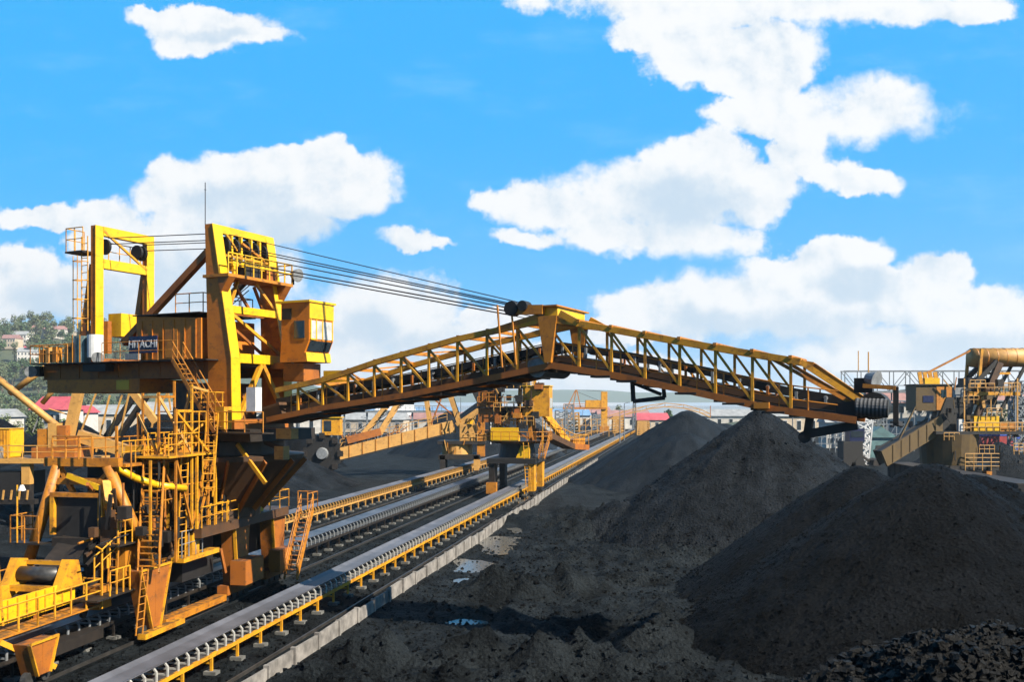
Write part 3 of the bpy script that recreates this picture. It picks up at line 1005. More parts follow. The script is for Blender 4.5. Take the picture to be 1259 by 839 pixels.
MB().box(-11.6, 2.2, -3.3, -2.37, 13.36, 13.42).build('walkway', 'soot', cw)
MB().rail([(-11.55, 2.0, 13.42), (-11.55, -3.25, 13.42), (-8.4, -3.25, 13.42)], 1.05, .9).build('handrail', 'orange', cw)
MB().rail([(-5.6, -3.25, 13.42), (.1, -3.25, 13.42)], 1.05, 1.4, .022).build('handrail', 'orange', cw)
MB().box(-9.3, -8.35, -2.75, -2.68, 13.45, 14.6).build('notice_board', 'tan', cw)
lettering('notice_lettering', '724', .42, 'ink', cw, (-8.82, -2.763, 14.2), (R(90), R(8), 0))
MB().tube((-7.75, -2.75, 13.42), (-7.75, -2.75, 14.95), .46, n=18).build('oil_tank', 'tankgreen', cw)
MB().tube((-6.75, -2.72, 13.7), (-6.75, -2.72, 15.0), .44, n=18).build('water_tank', 'white', cw)
for a in (-8.05, -7.45):
    MB().box(a, a + .05, -3.24, -3.2, 13.42, 15.0).build('tank_strap', 'orange', cw)
for (x, z) in ((-12.0, 13.05), (-6.4, 13.75)):
    MB().tube((x, -2.9, z), (x + .35, -3.15, z - .1), .18, .34, n=12).build('floodlight', 'galv', cw)
for (x, z) in ((-11.2, 13.5), (-10.7, 13.5), (-10.1, 13.5)):
    MB().box(x, x + .32, -2.9, -2.5, z, z + rnd.uniform(.5, 1.0)).build('motor', rnd.choice(['tan', 'orange', 'galv']), cw)
MB().box(-12.3, -11.6, -2.6, -1.2, 12.7, 13.3).build('end_platform', 'soot', cw)
MB().box(-7.2, -5.4, -3.2, -2.6, 12.9, 13.3).build('cable_reel', 'soot', cw)
MB().stairs((0.4, -3.9, 13.4), (3.3, -3.9, 9.6), (0, .75, 0)).build('stairs', 'orange', cw)

# counterweight tower
tw = MB().box(-9.0, -7.2, -2.15, 2.15, 13.42, 13.7).build('rear_tower', 'brown', stk)
for y0 in (-2.15, 1.65):
    MB().box(-7.8, -7.42, y0, y0 + .5, 13.71, 21.45).build('tower_leg', 'shadeyellow', tw)
    MB().box(-7.417, -7.37, y0 - .03, y0 + .53, 13.71, 21.45).build('front_flange', 'bright', tw)
    MB().bar((-7.85, y0 + .25, 19.2), (-8.95, y0 + .25, 13.75), .34, .34, (0, 1, 0)).build('back_leg', 'orange', tw)
    MB().plate([(-8.9, y0 + .06, 13.72), (-7.81, y0 + .06, 13.72), (-7.81, y0 + .06, 15.3), (-8.55, y0 + .06, 15.9)], (0, .3, 0)).build('base_gusset', 'brown', tw)
MB().box(-7.78, -7.36, -1.6, 1.63, 20.92, 21.45).build('cross_beam', 'bright', tw)
MB().box(-7.78, -7.36, -1.6, 1.63, 19.0, 19.55).build('cross_beam', 'bright', tw)
MB().bar((-7.4, -1.6, 21.2), (-7.4, 1.6, 19.3), .12, .12).build('diagonal_brace', 'yellow', tw)
MB().rail([(-7.9, -1.6, 19.55), (-7.9, 1.6, 19.55)], 1.1, .8).build('handrail', 'yellow', tw)
for y0 in (-1.35, 1.0, 1.35):
    MB().tube((-7.55, y0 - .07, 20.3), (-7.55, y0 + .07, 20.3), .46, n=18).build('sheave', 'soot', tw)
pf = MB().box(-9.3, -7.82, -2.7, -1.4, 19.85, 19.95).build('tower_platform', 'dark', tw)
MB().rail([(-7.85, -2.65, 19.95), (-9.25, -2.65, 19.95), (-9.25, -1.4, 19.95)], 1.35, .65).build('handrail', 'yellow', pf)
MB().ladder((-8.25, -2.4, 15.3), (-8.25, -2.4, 20.8), (.5, 0, 0), .4).build('ladder', 'yellow', tw)
lc = MB()
for z in (16, 17.1, 18.2, 19.3):
    lc.path([(-8.25, -2.4, z), (-8.4, -2.9, z), (-7.9, -3.0, z), (-7.7, -2.4, z)], .028)
lc.path([(-8.35, -2.9, 15.4), (-8.35, -2.9, 19.6)], .028)
lc.path([(-7.9, -2.98, 15.4), (-7.9, -2.98, 19.6)], .028)
lc.build('ladder_cage', 'yellow', tw)
MB().box(-7.35, -6.3, -1.3, 1.64, 15.0, 16.35).build('hoist_cover', 'bright', tw)
MB().plate([(-7.36, -1.6, 15.9), (-7.36, -1.31, 15.9), (-7.36, -1.31, 14.0), (-7.36, -1.6, 14.0)], (.3, 0, 0)).build('hoist_side', 'brown', tw)
for y0, z0 in ((-1.35, 20.55), (-1.3, 20.2), (1.3, 20.55), (1.35, 20.2)):
    MB().tube((-7.3, y0, z0 + .25), (1.3, y0, z0 - .15), .028, n=5).build('luffing_rope', 'rope', stk)

# cabin beside the mast
cb = MB().plate([(x, .5, z) for x, z in ((4.0, 16.6), (5.9, 16.6), (5.9, 14.55), (5.6, 13.9), (5.7, 13.35), (3.9, 13.35), (4.0, 14.6))], (0, 2.15, 0)).build('cabin', 'shadeyellow', stk)
MB().box(3.7, 6.02, .38, 2.78, 16.603, 16.72).build('cabin_roof', 'bright', cb)
MB().box(5.903, 5.95, .5, 2.65, 15.72, 16.6).build('front_panel', 'bright', cb)
wn = MB().box(5.903, 5.935, .62, 2.53, 14.62, 15.62).build('windscreen', 'paleglass', cb)
for y0 in (.56, 1.05, 1.6, 2.5):
    MB().box(5.936, 5.965, y0, y0 + .08, 14.58, 15.68).build('window_post', 'bright', wn)
MB().box(5.936, 5.965, .645, 1.0, 14.56, 14.64).build('window_sill', 'bright', wn)
MB().plate([(5.905, .62, 14.5), (5.905, 2.53, 14.5), (5.66, 2.53, 13.95), (5.66, .62, 13.95)], (.03, 0, 0)).build('lower_windscreen', 'glass', cb)
MB().plate([(5.64, .5, 13.88), (5.64, 2.65, 13.88), (5.72, 2.65, 13.37), (5.72, .5, 13.37)], (.06, 0, 0)).build('front_panel', 'bright', cb)
MB().box(4.9, 5.6, .46, .497, 14.65, 15.6).build('side_window', 'glass', cb)
MB().box(4.86, 5.64, .47, .498, 14.55, 14.64).build('side_window_sill', 'orange', cb)
MB().box(4.1, 4.7, .45, .497, 15.7, 16.3).build('air_conditioner', 'soot', cb)
MB().box(2.9, 4.0, .9, 2.4, 13.0, 13.34).build('cabin_bracket', 'brown', cb)
MB().box(3.9, 5.3, .8, 2.3, 12.3, 13.3).build('cabin_support', 'brown', cb)
MB().box(5.8, 7.4, 1.9, 2.0, 10.6, 12.9).build('switch_panel', 'bright', stk)
MB().box(5.9, 7.3, 1.85, 1.895, 11.4, 11.8).build('switch_panel_window', 'glass', stk)

# boom
TX = [5.6, 8.73, 11.94, 16.3, 21.0, 22.13, 25.9, 29.37, 32.1]
TZ = [11.75, 12.28, 13.13, 14.08, 14.85, 14.7, 13.93, 13.25, 12.72]
BX = [5.0, 8.73, 13.6, 18.04, 21.3, 24.04, 27.66, 31.0, 34.2]
BZ = [10.06, 10.71, 11.32, 12.06, 12.62, 12.17, 11.41, 10.67, 10.25]


def tz(x):
    return float(np.interp(x, TX, TZ))


def bz(x):
    return float(np.interp(x, BX, BZ))


boom = MB().bar((4.4, 0, 10.4), (5.6, 0, 10.7), 3.0, .9).build('boom', 'rustdark', stk)
HWB = 1.8
for y0 in (-HWB, HWB):
    for a, b in zip(TX, TX[1:]):
        MB().bar((a, y0, tz(a)), (b, y0, tz(b)), .26, .26).build('top_chord', 'yellow', boom)
    for a, b in zip(BX, BX[1:]):
        MB().bar((a, y0, bz(a) + .15), (b, y0, bz(b) + .15), .2, .28).build('bottom_chord', 'brown', boom)
xs = list(np.arange(7.0, 21.0, 1.57)) + [21.0] + list(np.arange(22.6, 32.2, 1.52))
for y0 in (-HWB, HWB):
    for i, x in enumerate(xs):
        if abs(x - 21.0) > .1:
            MB().bar((x, y0, bz(x) + .2), (x, y0, tz(x)), .11, .11).build('lattice_post', 'yellow', boom)
        if i + 1 < len(xs):
            x2 = xs[i + 1]
            MB().bar((x, y0, tz(x) - .1), (x2, y0, bz(x2) + .3), .085, .10).build('lattice_diagonal', 'yellow', boom)
for i, x in enumerate(xs):
    MB().bar((x, -HWB - (.18 if x > 21 else 0), tz(x) + .12), (x, HWB + (.18 if x > 21 else 0), tz(x) + .12), .14, .14).build('top_strut', 'orange', boom)
    MB().bar((x, -HWB, bz(x) + .0), (x, HWB, bz(x) + .0), .16, .16).build('bottom_strut', 'dark', boom)
    if i + 1 < len(xs):
        s1 = 1 if i % 2 else -1
        MB().bar((x, s1 * HWB, tz(x) + .02), (xs[i + 1], -s1 * HWB, tz(xs[i + 1]) + .02), .08, .08).build('wind_brace', 'orange', boom)
# sloped end of the top chord
for y0 in (-HWB, HWB):
    MB().bar((32.1, y0, 12.72), (34.3, y0 * .8, 11.15), .2, .22).build('end_brace', 'yellow', boom)
    MB().bar((31.0, y0, 12.85), (33.9, y0 * .6, 11.1), .12, .14).build('end_brace', 'orange', boom)
MB().bar((34.3, -1.6, 11.1), (34.3, 1.6, 11.1), .3, .3).build('end_beam', 'yellow', boom)
# belt, its idlers and walkways
bxs = np.linspace(4.8, 34.2, 40)


def bt(x):
    return bz(x) + 1.12 - .30 * max(0, (x - 28) / 6)


vs, fs = [], []
bp = [(-.75, .12), (-.4, 0), (.4, 0), (.75, .12), (.75, .06), (.4, -.06), (-.4, -.06), (-.75, .06)]
for x in bxs:
    vs += [(x, a, bt(x) + b) for a, b in bp]
for i in range(len(bxs) - 1):
    for k in range(8):
        j = (k + 1) % 8
        fs.append((i * 8 + k, i * 8 + j, i * 8 + 8 + j, i * 8 + 8 + k))
MB().add(vs, fs).build('boom_belt', 'dark', boom)
for y0 in (-.86, .86):
    m_ = MB()
    for a, b in zip(bxs, bxs[1:]):
        m_.bar((a, y0, bt(a) - .02), (b, y0, bt(b) - .02), .05, .34)
    m_.build('belt_skirt', 'soot', boom)
m_ = MB()
for a, b in zip(bxs, bxs[1:]):
    m_.bar((a, 0, bz(a) + .42), (b, 0, bz(b) + .42), 1.5, .04)
m_.build('return_belt', 'soot', boom)
for y0 in (-1.3, 1.3):
    m_ = MB()
    for a, b in zip(bxs, bxs[1:]):
        m_.bar((a, y0, bz(a) + .28), (b, y0, bz(b) + .28), .75, .07)
    m_.build('walkway', 'soot', boom)
for y0 in (-1.0, 1.0):
    m_ = MB()
    for a, b in zip(bxs, bxs[1:]):
        m_.bar((a, y0, bz(a) + .52), (b, y0, bz(b) + .52), .09, .3)
    m_.build('belt_stringer', 'rustdark', boom)
for i, x in enumerate(np.arange(6.5, 33.8, 1.15)):
    m_ = MB()
    m_.bar((x, -1.02, bz(x) + .66), (x, 1.02, bz(x) + .66), .09, .1)
    m_.bar((x, -1.0, bz(x) + .66), (x, -1.0, bt(x) + .05), .09, .1)
    m_.bar((x, 1.0, bz(x) + .66), (x, 1.0, bt(x) + .05), .09, .1)
    m_.build('idler_bracket', 'galv' if i % 3 else 'brown', boom)
    m_ = MB()
    m_.tube((x, -.95, bt(x) - .0), (x, -.35, bt(x) - .15), .09, n=8)
    m_.tube((x, -.35, bt(x) - .15), (x, .35, bt(x) - .15), .09, n=8)
    m_.tube((x, .35, bt(x) - .15), (x, .95, bt(x) - .0), .09, n=8)
    m_.build('idler_roller', 'galv' if i % 2 else 'roller', boom)
for y0 in (-1.72, 1.72):
    m_ = MB()
    rx_ = list(np.linspace(6.5, 33.5, 25))
    for a, b in zip(rx_, rx_[1:]):
        for hh in (.65, 1.2):
            m_.tube((a, y0, bz(a) + hh), (b, y0, bz(b) + hh), .026, n=5)
        m_.tube((a, y0, bz(a) + .1), (a, y0, bz(a) + 1.2), .035, n=5)
    m_.build('handrail', 'orange', boom)
# hump of the boom: portal with rope sheaves
for y0 in (-1.85, 1.85):
    MB().plate([(20.65, y0 - .15, 15.0), (21.6, y0 - .15, 15.0), (21.3, y0 - .15, 12.9), (21.0, y0 - .15, 12.9)], (0, .3, 0)).build('hump_column', 'orange', boom)
    MB().bar((20.9, y0, 15.3), (19.4, y0, 15.35), .34, .42).build('sheave_arm', 'orange', boom)
    MB().tube((19.35, y0 - .25, 15.4), (19.35, y0 + .25, 15.4), .34, n=14).build('rope_sheave', 'soot', boom)
    MB().tube((19.95, y0 - .3, 15.5), (19.95, y0 + .3, 15.5), .24, n=14).build('rope_sheave', 'soot', boom)
    MB().bar((21.7, y0, 15.1), (22.6, y0, 14.6), .2, .3).build('hump_gusset', 'yellow', boom)
    MB().bar((20.6, y0, 15.0), (18.6, y0, 14.5), .2, .22).build('hump_gusset', 'orange', boom)
MB().box(20.85, 21.5, -1.68, 1.68, 14.98, 15.42).build('hump_beam', 'bright', boom)
MB().box(20.7, 21.6, -2.0, 2.0, 15.423, 15.49).build('hump_beam_cap', 'orange', boom)
for x, y0 in ((18.9, -2.05), (19.6, -2.05)):
    MB().tube((x, y0, bz(x) + .5), (x - .25, y0, 15.6), .05, n=5).build('boom_ladder_post', 'orange', boom)
MB().tube((20.4, -1.5, 12.75), (20.4, 1.5, 12.75), .5, n=18).build('bend_pulley', 'galv', boom)
# bracket hanging under the boom
hb = MB()
hb.bar((24.9, -1.3, 12.0), (24.95, -1.3, 11.15), .16, .16)
hb.bar((24.95, -1.3, 11.15), (26.35, -1.3, 11.3), .18, .18)
hb.bar((26.35, -1.3, 11.3), (26.3, -1.3, 11.8), .14, .14)
hb.bar((24.95, -1.3, 11.95), (26.2, -1.3, 11.45), .14, .14)
hb.build('hanging_bracket', 'soot', boom)
for x in (23.2, 24.4, 27.0, 29.0, 30.6):
    MB().box(x, x + .9, -2.0, -1.2, bz(x) - .12, bz(x) - .03).build('drip_tray', 'soot', boom)
# head pulley and its frame
MB().tube((34.75, -1.0, 10.95), (34.75, 1.0, 10.95), .55, n=24).build('head_pulley', 'soot', boom)
MB().tube((34.15, -1.55, 10.9), (35.35, -1.55, 10.85), .36, n=20).build('drive_drum', 'roller', boom)
for k in range(8):
    MB().tube((34.2 + k * .145, -1.55, 10.9 - .006 * k), (34.27 + k * .145, -1.55, 10.897 - .006 * k), .375, n=20).build('drum_rope_turn', 'rope2', boom)
for y0 in (-1.25, 1.25):
    MB().bar((33.4, y0, 10.75), (35.0, y0, 10.85), .16, .7).build('head_frame', 'dark', boom)
MB().bar((35.6, -1.3, 10.3), (35.6, -1.3, 11.7), .14, .2).build('head_guard', 'dark', boom)
MB().bar((34.4, -1.3, 11.75), (35.6, -1.3, 11.65), .3, .16).build('head_guard', 'orange', boom)
MB().bar((35.6, -1.3, 10.3), (35.6, 1.3, 10.2), .2, .2).build('head_guard', 'dark', boom)
MB().box(33.9, 34.6, .3, 1.2, 11.5, 12.1).build('head_drive', 'soot', boom)
MB().tube((34.4, .3, 12.1), (34.8, .1, 12.0), .22, .38, n=14).build('floodlight', 'galv', boom)
MB().tube((34.4, 1.0, 12.1), (34.4, 1.0, 13.2), .03, n=6).build('head_pole', 'tan', boom)
MB().bar((32.4, -1.4, 10.5), (32.3, -1.4, 9.75), .3, .3).build('chute_arm', 'soot', boom)
MB().bar((32.2, -1.4, 9.8), (34.2, -1.4, 10.2), .3, .36).build('scraper_arm', 'soot', boom)
MB().tube((32.2, -1.55, 9.7), (32.2, -1.25, 9.7), .24, n=14).build('scraper_wheel', 'soot', boom)
MB().box(30.3, 30.9, -2.05, -1.85, 10.85, 11.1).build('junction_box', 'orange', boom)
# luffing ropes from mast head to boom hump
for y0 in (-1.85, 1.85):
    for (za, zb) in ((20.3, 15.75), (19.75, 15.62), (19.6, 15.55), (19.3, 15.4), (18.9, 15.25), (18.7, 15.1)):
        MB().tube((1.9, y0 * .7, za), (19.4, y0, zb), .021, n=5).build('luffing_rope', 'rope', stk)

# access tower and stairs on the near side of the gantry (yard coordinates)
ac = YB()
ac.bar((-24.0, 43.3, 4.76), (-24.0, 43.3, 8.6), .12)
ac.bar((-24.0, 45.2, 4.76), (-24.0, 45.2, 10.6), .12)
ac.bar((-25.6, 43.3, 4.76), (-25.6, 43.3, 8.6), .12)
ac.bar((-25.6, 45.2, 4.76), (-25.6, 45.2, 10.6), .12)
ac.box(-25.7, -23.9, 40.6, 45.3, 8.45, 8.55)
ac = ac.build('access_tower', 'yellow', stk)
YB().ladder((-24.2, 44.1, 6.3), (-24.2, 44.7, 10.6), (.55, .15, 0), .38, .034).build('ladder', 'yellow', ac)
lc = YB()
for z in (6.8, 7.5, 8.2, 8.9):
    lc.path([(-24.2, 44.2, z), (-23.9, 43.7, z), (-23.4, 43.9, z), (-23.6, 44.4, z)], .03)
lc.path([(-23.9, 43.7, 6.6), (-23.9, 43.7, 9.2)], .03)
lc.path([(-23.4, 43.9, 6.6), (-23.4, 43.9, 9.2)], .03)
lc.build('ladder_cage', 'yellow', ac)
YB().rail([(-23.95, 40.6, 8.55), (-23.95, 43.4, 8.55)], 1.05, .7).build('handrail', 'yellow', ac)
YB().rail([(-25.65, 41.6, 8.55), (-25.65, 45.2, 8.55)], 1.05, .7).build('handrail', 'yellow', ac)
YB().rail([(-25.6, 45.2, 10.6), (-24.0, 45.2, 10.6), (-24.0, 47.5, 10.6)], 1.05, .8).build('handrail', 'yellow', ac)
YB().box(-25.7, -23.9, 45.0, 47.6, 10.48, 10.58).build('landing', 'orange', ac)
YB().bar((-25.6, 43.3, 8.6), (-24.0, 45.2, 10.5), .1).build('diagonal_brace', 'yellow', ac)
YB().bar((-24.0, 43.3, 4.8), (-24.0, 45.2, 8.4), .1).build('diagonal_brace', 'orange', ac)
YB().stairs((-23.6, 39.2, 3.3), (-24.6, 41.4, 8.5), (-1.0, -.1, 0)).build('stairs', 'orange', ac)

# ------------------------------------------------------------------ tripper car
trp = thing('tripper_car', 'yellow tripper car with orange slanting legs, straddling the middle belt at lower left', 'tripper', (0, 0, 0), -PSI)
for (s0, u0, lab) in ((-24.6, 40.0, 1), (-24.6, 32.2, 1), (-30.2, 39.2, 0), (-30.2, 32.2, 0)):
    zt = 3.4 if u0 > 35 else 1.9
    fw = 1.25 if u0 > 35 else .8
    ft = MB().plate([(s0 - .35, u0 - fw, zt), (s0 - .35, u0 + fw, zt), (s0 - .35, u0 + .35, .62), (s0 - .35, u0 - .35, .62)], (.7, 0, 0)).build('foot', 'brown', trp)
    fb_ = MB()
    fb_.bar((s0 + .36, u0 - fw, zt), (s0 + .36, u0 - .35, .62), .06, .16, (1, 0, 0))
    fb_.bar((s0 + .36, u0 + fw, zt), (s0 + .36, u0 + .35, .62), .06, .16, (1, 0, 0))
    fb_.bar((s0 + .37, u0 - fw + .05, zt + .02), (s0 + .37, u0 + fw + .05, zt + .02), .1, .1)
    fb_.build('foot_flange', 'yellow', ft)
    MB().box(s0 - .36, s0 + .36, u0 - .04, u0 + .04, .8, zt - .05).build('foot_rib', 'brown', ft)
    for k in (-.45, .45):
        MB().tube((s0 - .12, u0 + k, .50), (s0 + .12, u0 + k, .50), .27, n=12).build('wheel', 'roller', ft)
MB().box(-24.3, -23.9, 38.6, 42.0, .35, .6).build('wheel_beam', 'yellow', trp)
# A frame
for (a, b) in (((-24.65, 40.3, 3.4), (-26.0, 38.9, 8.2)), ((-30.2, 39.0, 3.5), (-28.6, 39.0, 8.2))):
    MB().tube(a, b, .26, n=14).build('slanting_leg', 'orange', trp, True)
MB().bar((-29.2, 39.0, 8.35), (-25.4, 39.0, 8.35), .4, .4).build('head_beam', 'orange', trp)
MB().bar((-28.6, 39.05, 8.2), (-27.6, 39.05, 6.5), .2, .2).build('knee_brace', 'orange', trp)
MB().bar((-26.1, 38.95, 7.8), (-27.3, 38.95, 6.5), .18, .18).build('knee_brace', 'orange', trp)
MB().box(-28.9, -25.9, 38.9, 39.3, 7.3, 7.6).build('cross_beam', 'orange', trp)
MB().bar((-27.9, 38.7, 7.75), (-26.3, 38.7, 7.2), .16, .24).build('pipe', 'bright', trp)
MB().path([(-25.9, 39.4, 8.1), (-25.3, 39.9, 7.6), (-24.6, 40.6, 7.2), (-24.0, 42.2, 6.9)], .17, 10).build('yellow_pipe', 'bright', trp, True)
MB().box(-29.2, -25.4, 39.4, 47.5, 8.1, 8.25).build('upper_deck', 'orange', trp)
MB().rail([(-25.45, 39.2, 8.26), (-25.45, 45.5, 8.26)], 1.05, 1.0).build('handrail', 'yellow', trp)
MB().rail([(-29.1, 39.2, 8.26), (-29.1, 46.5, 8.26)], 1.05, 1.0).build('handrail', 'orange', trp)
MB().box(-26.6, -25.6, 41.2, 43.4, 8.26, 9.0).build('drive_cover', 'yellow', trp)
MB().tube((-25.9, 40.3, 8.5), (-25.9, 42.2, 8.5), .22, n=12).build('motor', 'soot', trp)
MB().bar((-25.6, 43.2, 7.0), (-25.2, 46.5, 10.5), .5, .5).build('inclined_chute', 'orange', trp)
# hood the belt discharges into
MB().box(-28.55, -26.3, 38.8, 41.4, 4.9, 6.7).build('discharge_hood', 'soot', trp)
for a, b in ((-28.75, -28.55), (-26.3, -26.08)):
    MB().box(a, b, 38.6, 38.95, 5.0, 6.75).build('hood_frame', 'yellow', trp)
MB().box(-28.75, -26.08, 38.6, 38.95, 6.75, 6.95).build('hood_frame', 'orange', trp)
MB().box(-28.5, -26.4, 38.4, 38.8, 4.5, 4.9).build('hood_lip', 'dark', trp)
# inclined belt
vs, fs = [], []
for i, (uu, zz) in enumerate(((31.0, 1.5), (33.0, 1.7), (36.0, 2.9), (39.0, 5.0), (40.5, 5.4))):
    vs += [(-28.2, uu, zz + .1), (-27.4, uu, zz), (-26.6, uu, zz + .1), (-26.6, uu, zz + .06), (-27.4, uu, zz - .06), (-28.2, uu, zz + .06)]
for i in range(4):
    for k in range(6):
        j = (k + 1) % 6
        fs.append((i * 6 + k, i * 6 + j, i * 6 + 6 + j, i * 6 + 6 + k))
MB().add(vs, fs).build('inclined_belt', 'dark', trp)
for sg_, m2 in ((-26.3, 'bright'), (-28.5, 'yellow')):
    MB().plate([(sg_, 31.0, 2.35), (sg_, 36.9, 2.35), (sg_, 36.9, 3.25), (sg_, 35.6, 3.3), (sg_, 31.0, 3.3)], (.06, 0, 0)).build('side_plate', m2, trp)
for uu in np.arange(31.6, 36.9, .55):
    MB().box(-26.24, -26.19, uu, uu + .05, 2.36, 3.26).build('plate_rib', 'yellow', trp)
for (p, q) in (((-28.7, 37.2, 1.6), (-28.2, 39.6, 5.0)), ((-26.1, 37.2, 1.6), (-26.3, 39.6, 5.0))):
    MB().bar(p, q, .16, .3).build('belt_stringer', 'soot', trp)
for uu, zz in ((37.4, 2.2), (38.0, 2.9), (38.6, 3.6), (39.2, 4.3)):
    MB().bar((-28.4, uu, zz), (-26.3, uu, zz), .12, .12).build('cross_rung', 'dark', trp)
MB().box(-26.2, -25.2, 31.0, 37.4, 2.15, 2.22).build('side_walkway', 'orange', trp)
MB().rail([(-25.25, 31.0, 2.22), (-25.25, 33.2, 2.22), (-25.25, 37.3, 2.22), (-26.1, 37.3, 2.22)], 1.1, .95, .04).build('handrail', 'yellow', trp)
MB().path([(-25.2, 37.3, 2.0), (-25.2, 37.3, 4.6), (-25.2, 36.9, 4.8)], .04).build('hooked_post', 'yellow', trp)
MB().path([(-26.0, 31.3, 2.3), (-26.0, 31.3, 5.0), (-26.0, 31.9, 5.2), (-26.0, 32.2, 2.4)], .045).build('hooped_rail', 'yellow', trp)
MB().bar((-25.2, 31.0, 2.1), (-24.5, 33.2, .6), .2, .2).build('raking_strut', 'yellow', trp)
MB().box(-26.1, -25.4, 37.4, 38.3, 1.9, 2.9).build('gearbox', 'orange', trp)
# yellow frame with drum
for a, b in ((-28.95, -28.55), (-26.45, -26.05)):
    MB().plate([(a, 35.6, 3.05), (a, 37.2, 3.05), (a, 36.9, 4.2), (a, 36.3, 4.3)], (b - a, 0, 0)).build('drum_cheek', 'yellow', trp)
MB().box(-28.54, -26.46, 35.6, 35.8, 3.0, 3.25).build('drum_beam', 'yellow', trp)
MB().box(-28.54, -26.46, 36.8, 37.0, 3.95, 4.12).build('drum_beam', 'yellow', trp)
MB().tube((-28.5, 36.4, 3.6), (-26.5, 36.4, 3.6), .34, n=20).build('drum', 'roller', trp, True)
# mid platforms beside the hood
MB().box(-26.0, -24.9, 38.0, 41.0, 4.6, 4.68).build('mid_platform', 'dark', trp)
MB().rail([(-24.95, 38.1, 4.68), (-24.95, 39.2, 4.68)], 1.05, .55).build('handrail', 'yellow', trp)
MB().box(-30.6, -29.0, 38.3, 39.8, 4.55, 4.63).build('mid_platform', 'dark', trp)
MB().rail([(-29.1, 38.3, 4.63), (-30.55, 38.3, 4.63), (-30.55, 39.8, 4.63)], 1.25, .7).build('handrail', 'orange', trp)
MB().tube((-30.2, 38.3, 4.63), (-30.2, 38.3, 7.3), .04, n=6).build('lamp_pole', 'yellow', trp)
MB().tube((-29.95, 38.3, 7.05), (-29.95, 38.3, 7.3), .18, .08, n=10).build('lamp_head', 'white', trp)
MB().box(-26.0, -24.7, 36.2, 40.6, 2.5, 2.58).build('lower_platform', 'dark', trp)
MB().rail([(-24.75, 37.2, 2.58), (-24.75, 38.7, 2.58)], 1.1, .5, .04).build('handrail', 'yellow', trp)
MB().box(-25.9, -25.4, 38.2, 39.0, 4.68, 5.9).build('motor', 'rustdark', trp)
MB().box(-25.8, -25.3, 39.2, 40.2, 2.6, 4.4).build('gear_cover', 'orange', trp)
MB().bar((-25.6, 38.4, 6.4), (-26.1, 38.9, 7.4), .35, .5).build('hydraulic_arm', 'yellow', trp)
MB().tube((-25.5, 40.2, 2.6), (-25.5, 40.2, 7.9), .06, n=6).build('conduit', 'soot', trp)
MB().box(-28.9, -25.9, 41.6, 43.2, 2.2, 8.05).build('chute_column', 'soot', trp)
MB().box(-25.0, -24.3, 42.6, 46.2, 3.15, 3.4).build('tie_beam', 'yellow', trp)
MB().box(-24.7, -24.3, 43.4, 44.1, 3.42, 4.5).build('control_cabinet', 'yellow', trp)
MB().rail([(-24.3, 42.4, 3.42), (-24.3, 44.4, 3.42)], 1.3, .6, .03).build('handrail', 'galv', trp)

# pipes, cables and boxes crowding the near side of the tripper car and gantry
r3 = random.Random(11)
for k in range(80):
    s_, u_, z_ = r3.uniform(-26.4, -24.3), r3.uniform(37.8, 46.8), r3.uniform(2.6, 7.8)
    c_ = r3.random()
    if c_ < .4:
        e = (s_, u_, z_ + r3.uniform(.8, 2.6)) if r3.random() < .6 else (s_ + r3.uniform(-.4, .4), u_ + r3.uniform(-2, 2), z_ + r3.uniform(-.2, .5))
        MB().tube((s_, u_, z_), e, r3.uniform(.03, .07), n=6).build('pipe', r3.choice(['soot', 'soot', 'dark', 'orange', 'yellow', 'brown']), trp)
    elif c_ < .7:
        MB().bar((s_, u_, z_), (s_ + r3.uniform(-.3, .3), u_ + r3.uniform(-1.6, 1.6), z_ + r3.uniform(-1.6, 1.6)), .12, .16).build('brace', r3.choice(['rustdark', 'brown', 'orange', 'dark', 'soot']), trp)
    else:
        w_ = r3.uniform(.12, .3)
        MB().box(s_ - w_, s_ + w_, u_ - w_, u_ + w_, z_, z_ + r3.uniform(.3, .8)).build('junction_box', r3.choice(['soot', 'soot', 'rustdark', 'brown', 'dark']), trp)
for (s_, u_, z0_, z1_) in ((-24.1, 41.5, 3.4, 10.8), (-25.0, 41.5, 8.3, 11.6), (-24.1, 43.0, 4.8, 12.0), (-25.4, 43.6, 8.3, 12.2), (-24.1, 44.6, 4.8, 11.8), (-26.4, 42.0, 8.3, 10.6), (-26.0, 39.6, 8.3, 10.0), (-24.2, 45.6, 4.8, 9.0), (-24.4, 39.8, 3.5, 8.4), (-27.4, 44.0, 8.3, 11.6)):
    MB().bar((s_, u_, z0_), (s_, u_, z1_), .10, .10).build('stanchion', r3.choice(['yellow', 'orange', 'orange']), trp)
for (a_, b_) in (((-24.1, 41.5, 10.7), (-24.1, 44.6, 8.6)), ((-24.1, 43.0, 11.9), (-25.4, 43.6, 8.6)), ((-25.0, 41.5, 11.4), (-24.1, 43.0, 8.6)), ((-24.1, 41.5, 8.4), (-24.1, 43.0, 4.9)), ((-24.1, 44.6, 8.4), (-24.1, 43.0, 5.0)), ((-26.4, 42, 10.5), (-25.0, 41.5, 8.5)), ((-24.1, 43.0, 11.9), (-24.1, 44.6, 11.7)), ((-24.1, 41.5, 10.7), (-24.1, 43.0, 10.7)), ((-25.0, 41.5, 11.4), (-25.4, 43.6, 11.4)), ((-27.4, 44, 11.4), (-25.4, 43.6, 11.4))):
    MB().bar(a_, b_, .10, .12).build('brace', r3.choice(['yellow', 'orange', 'tan']), trp)
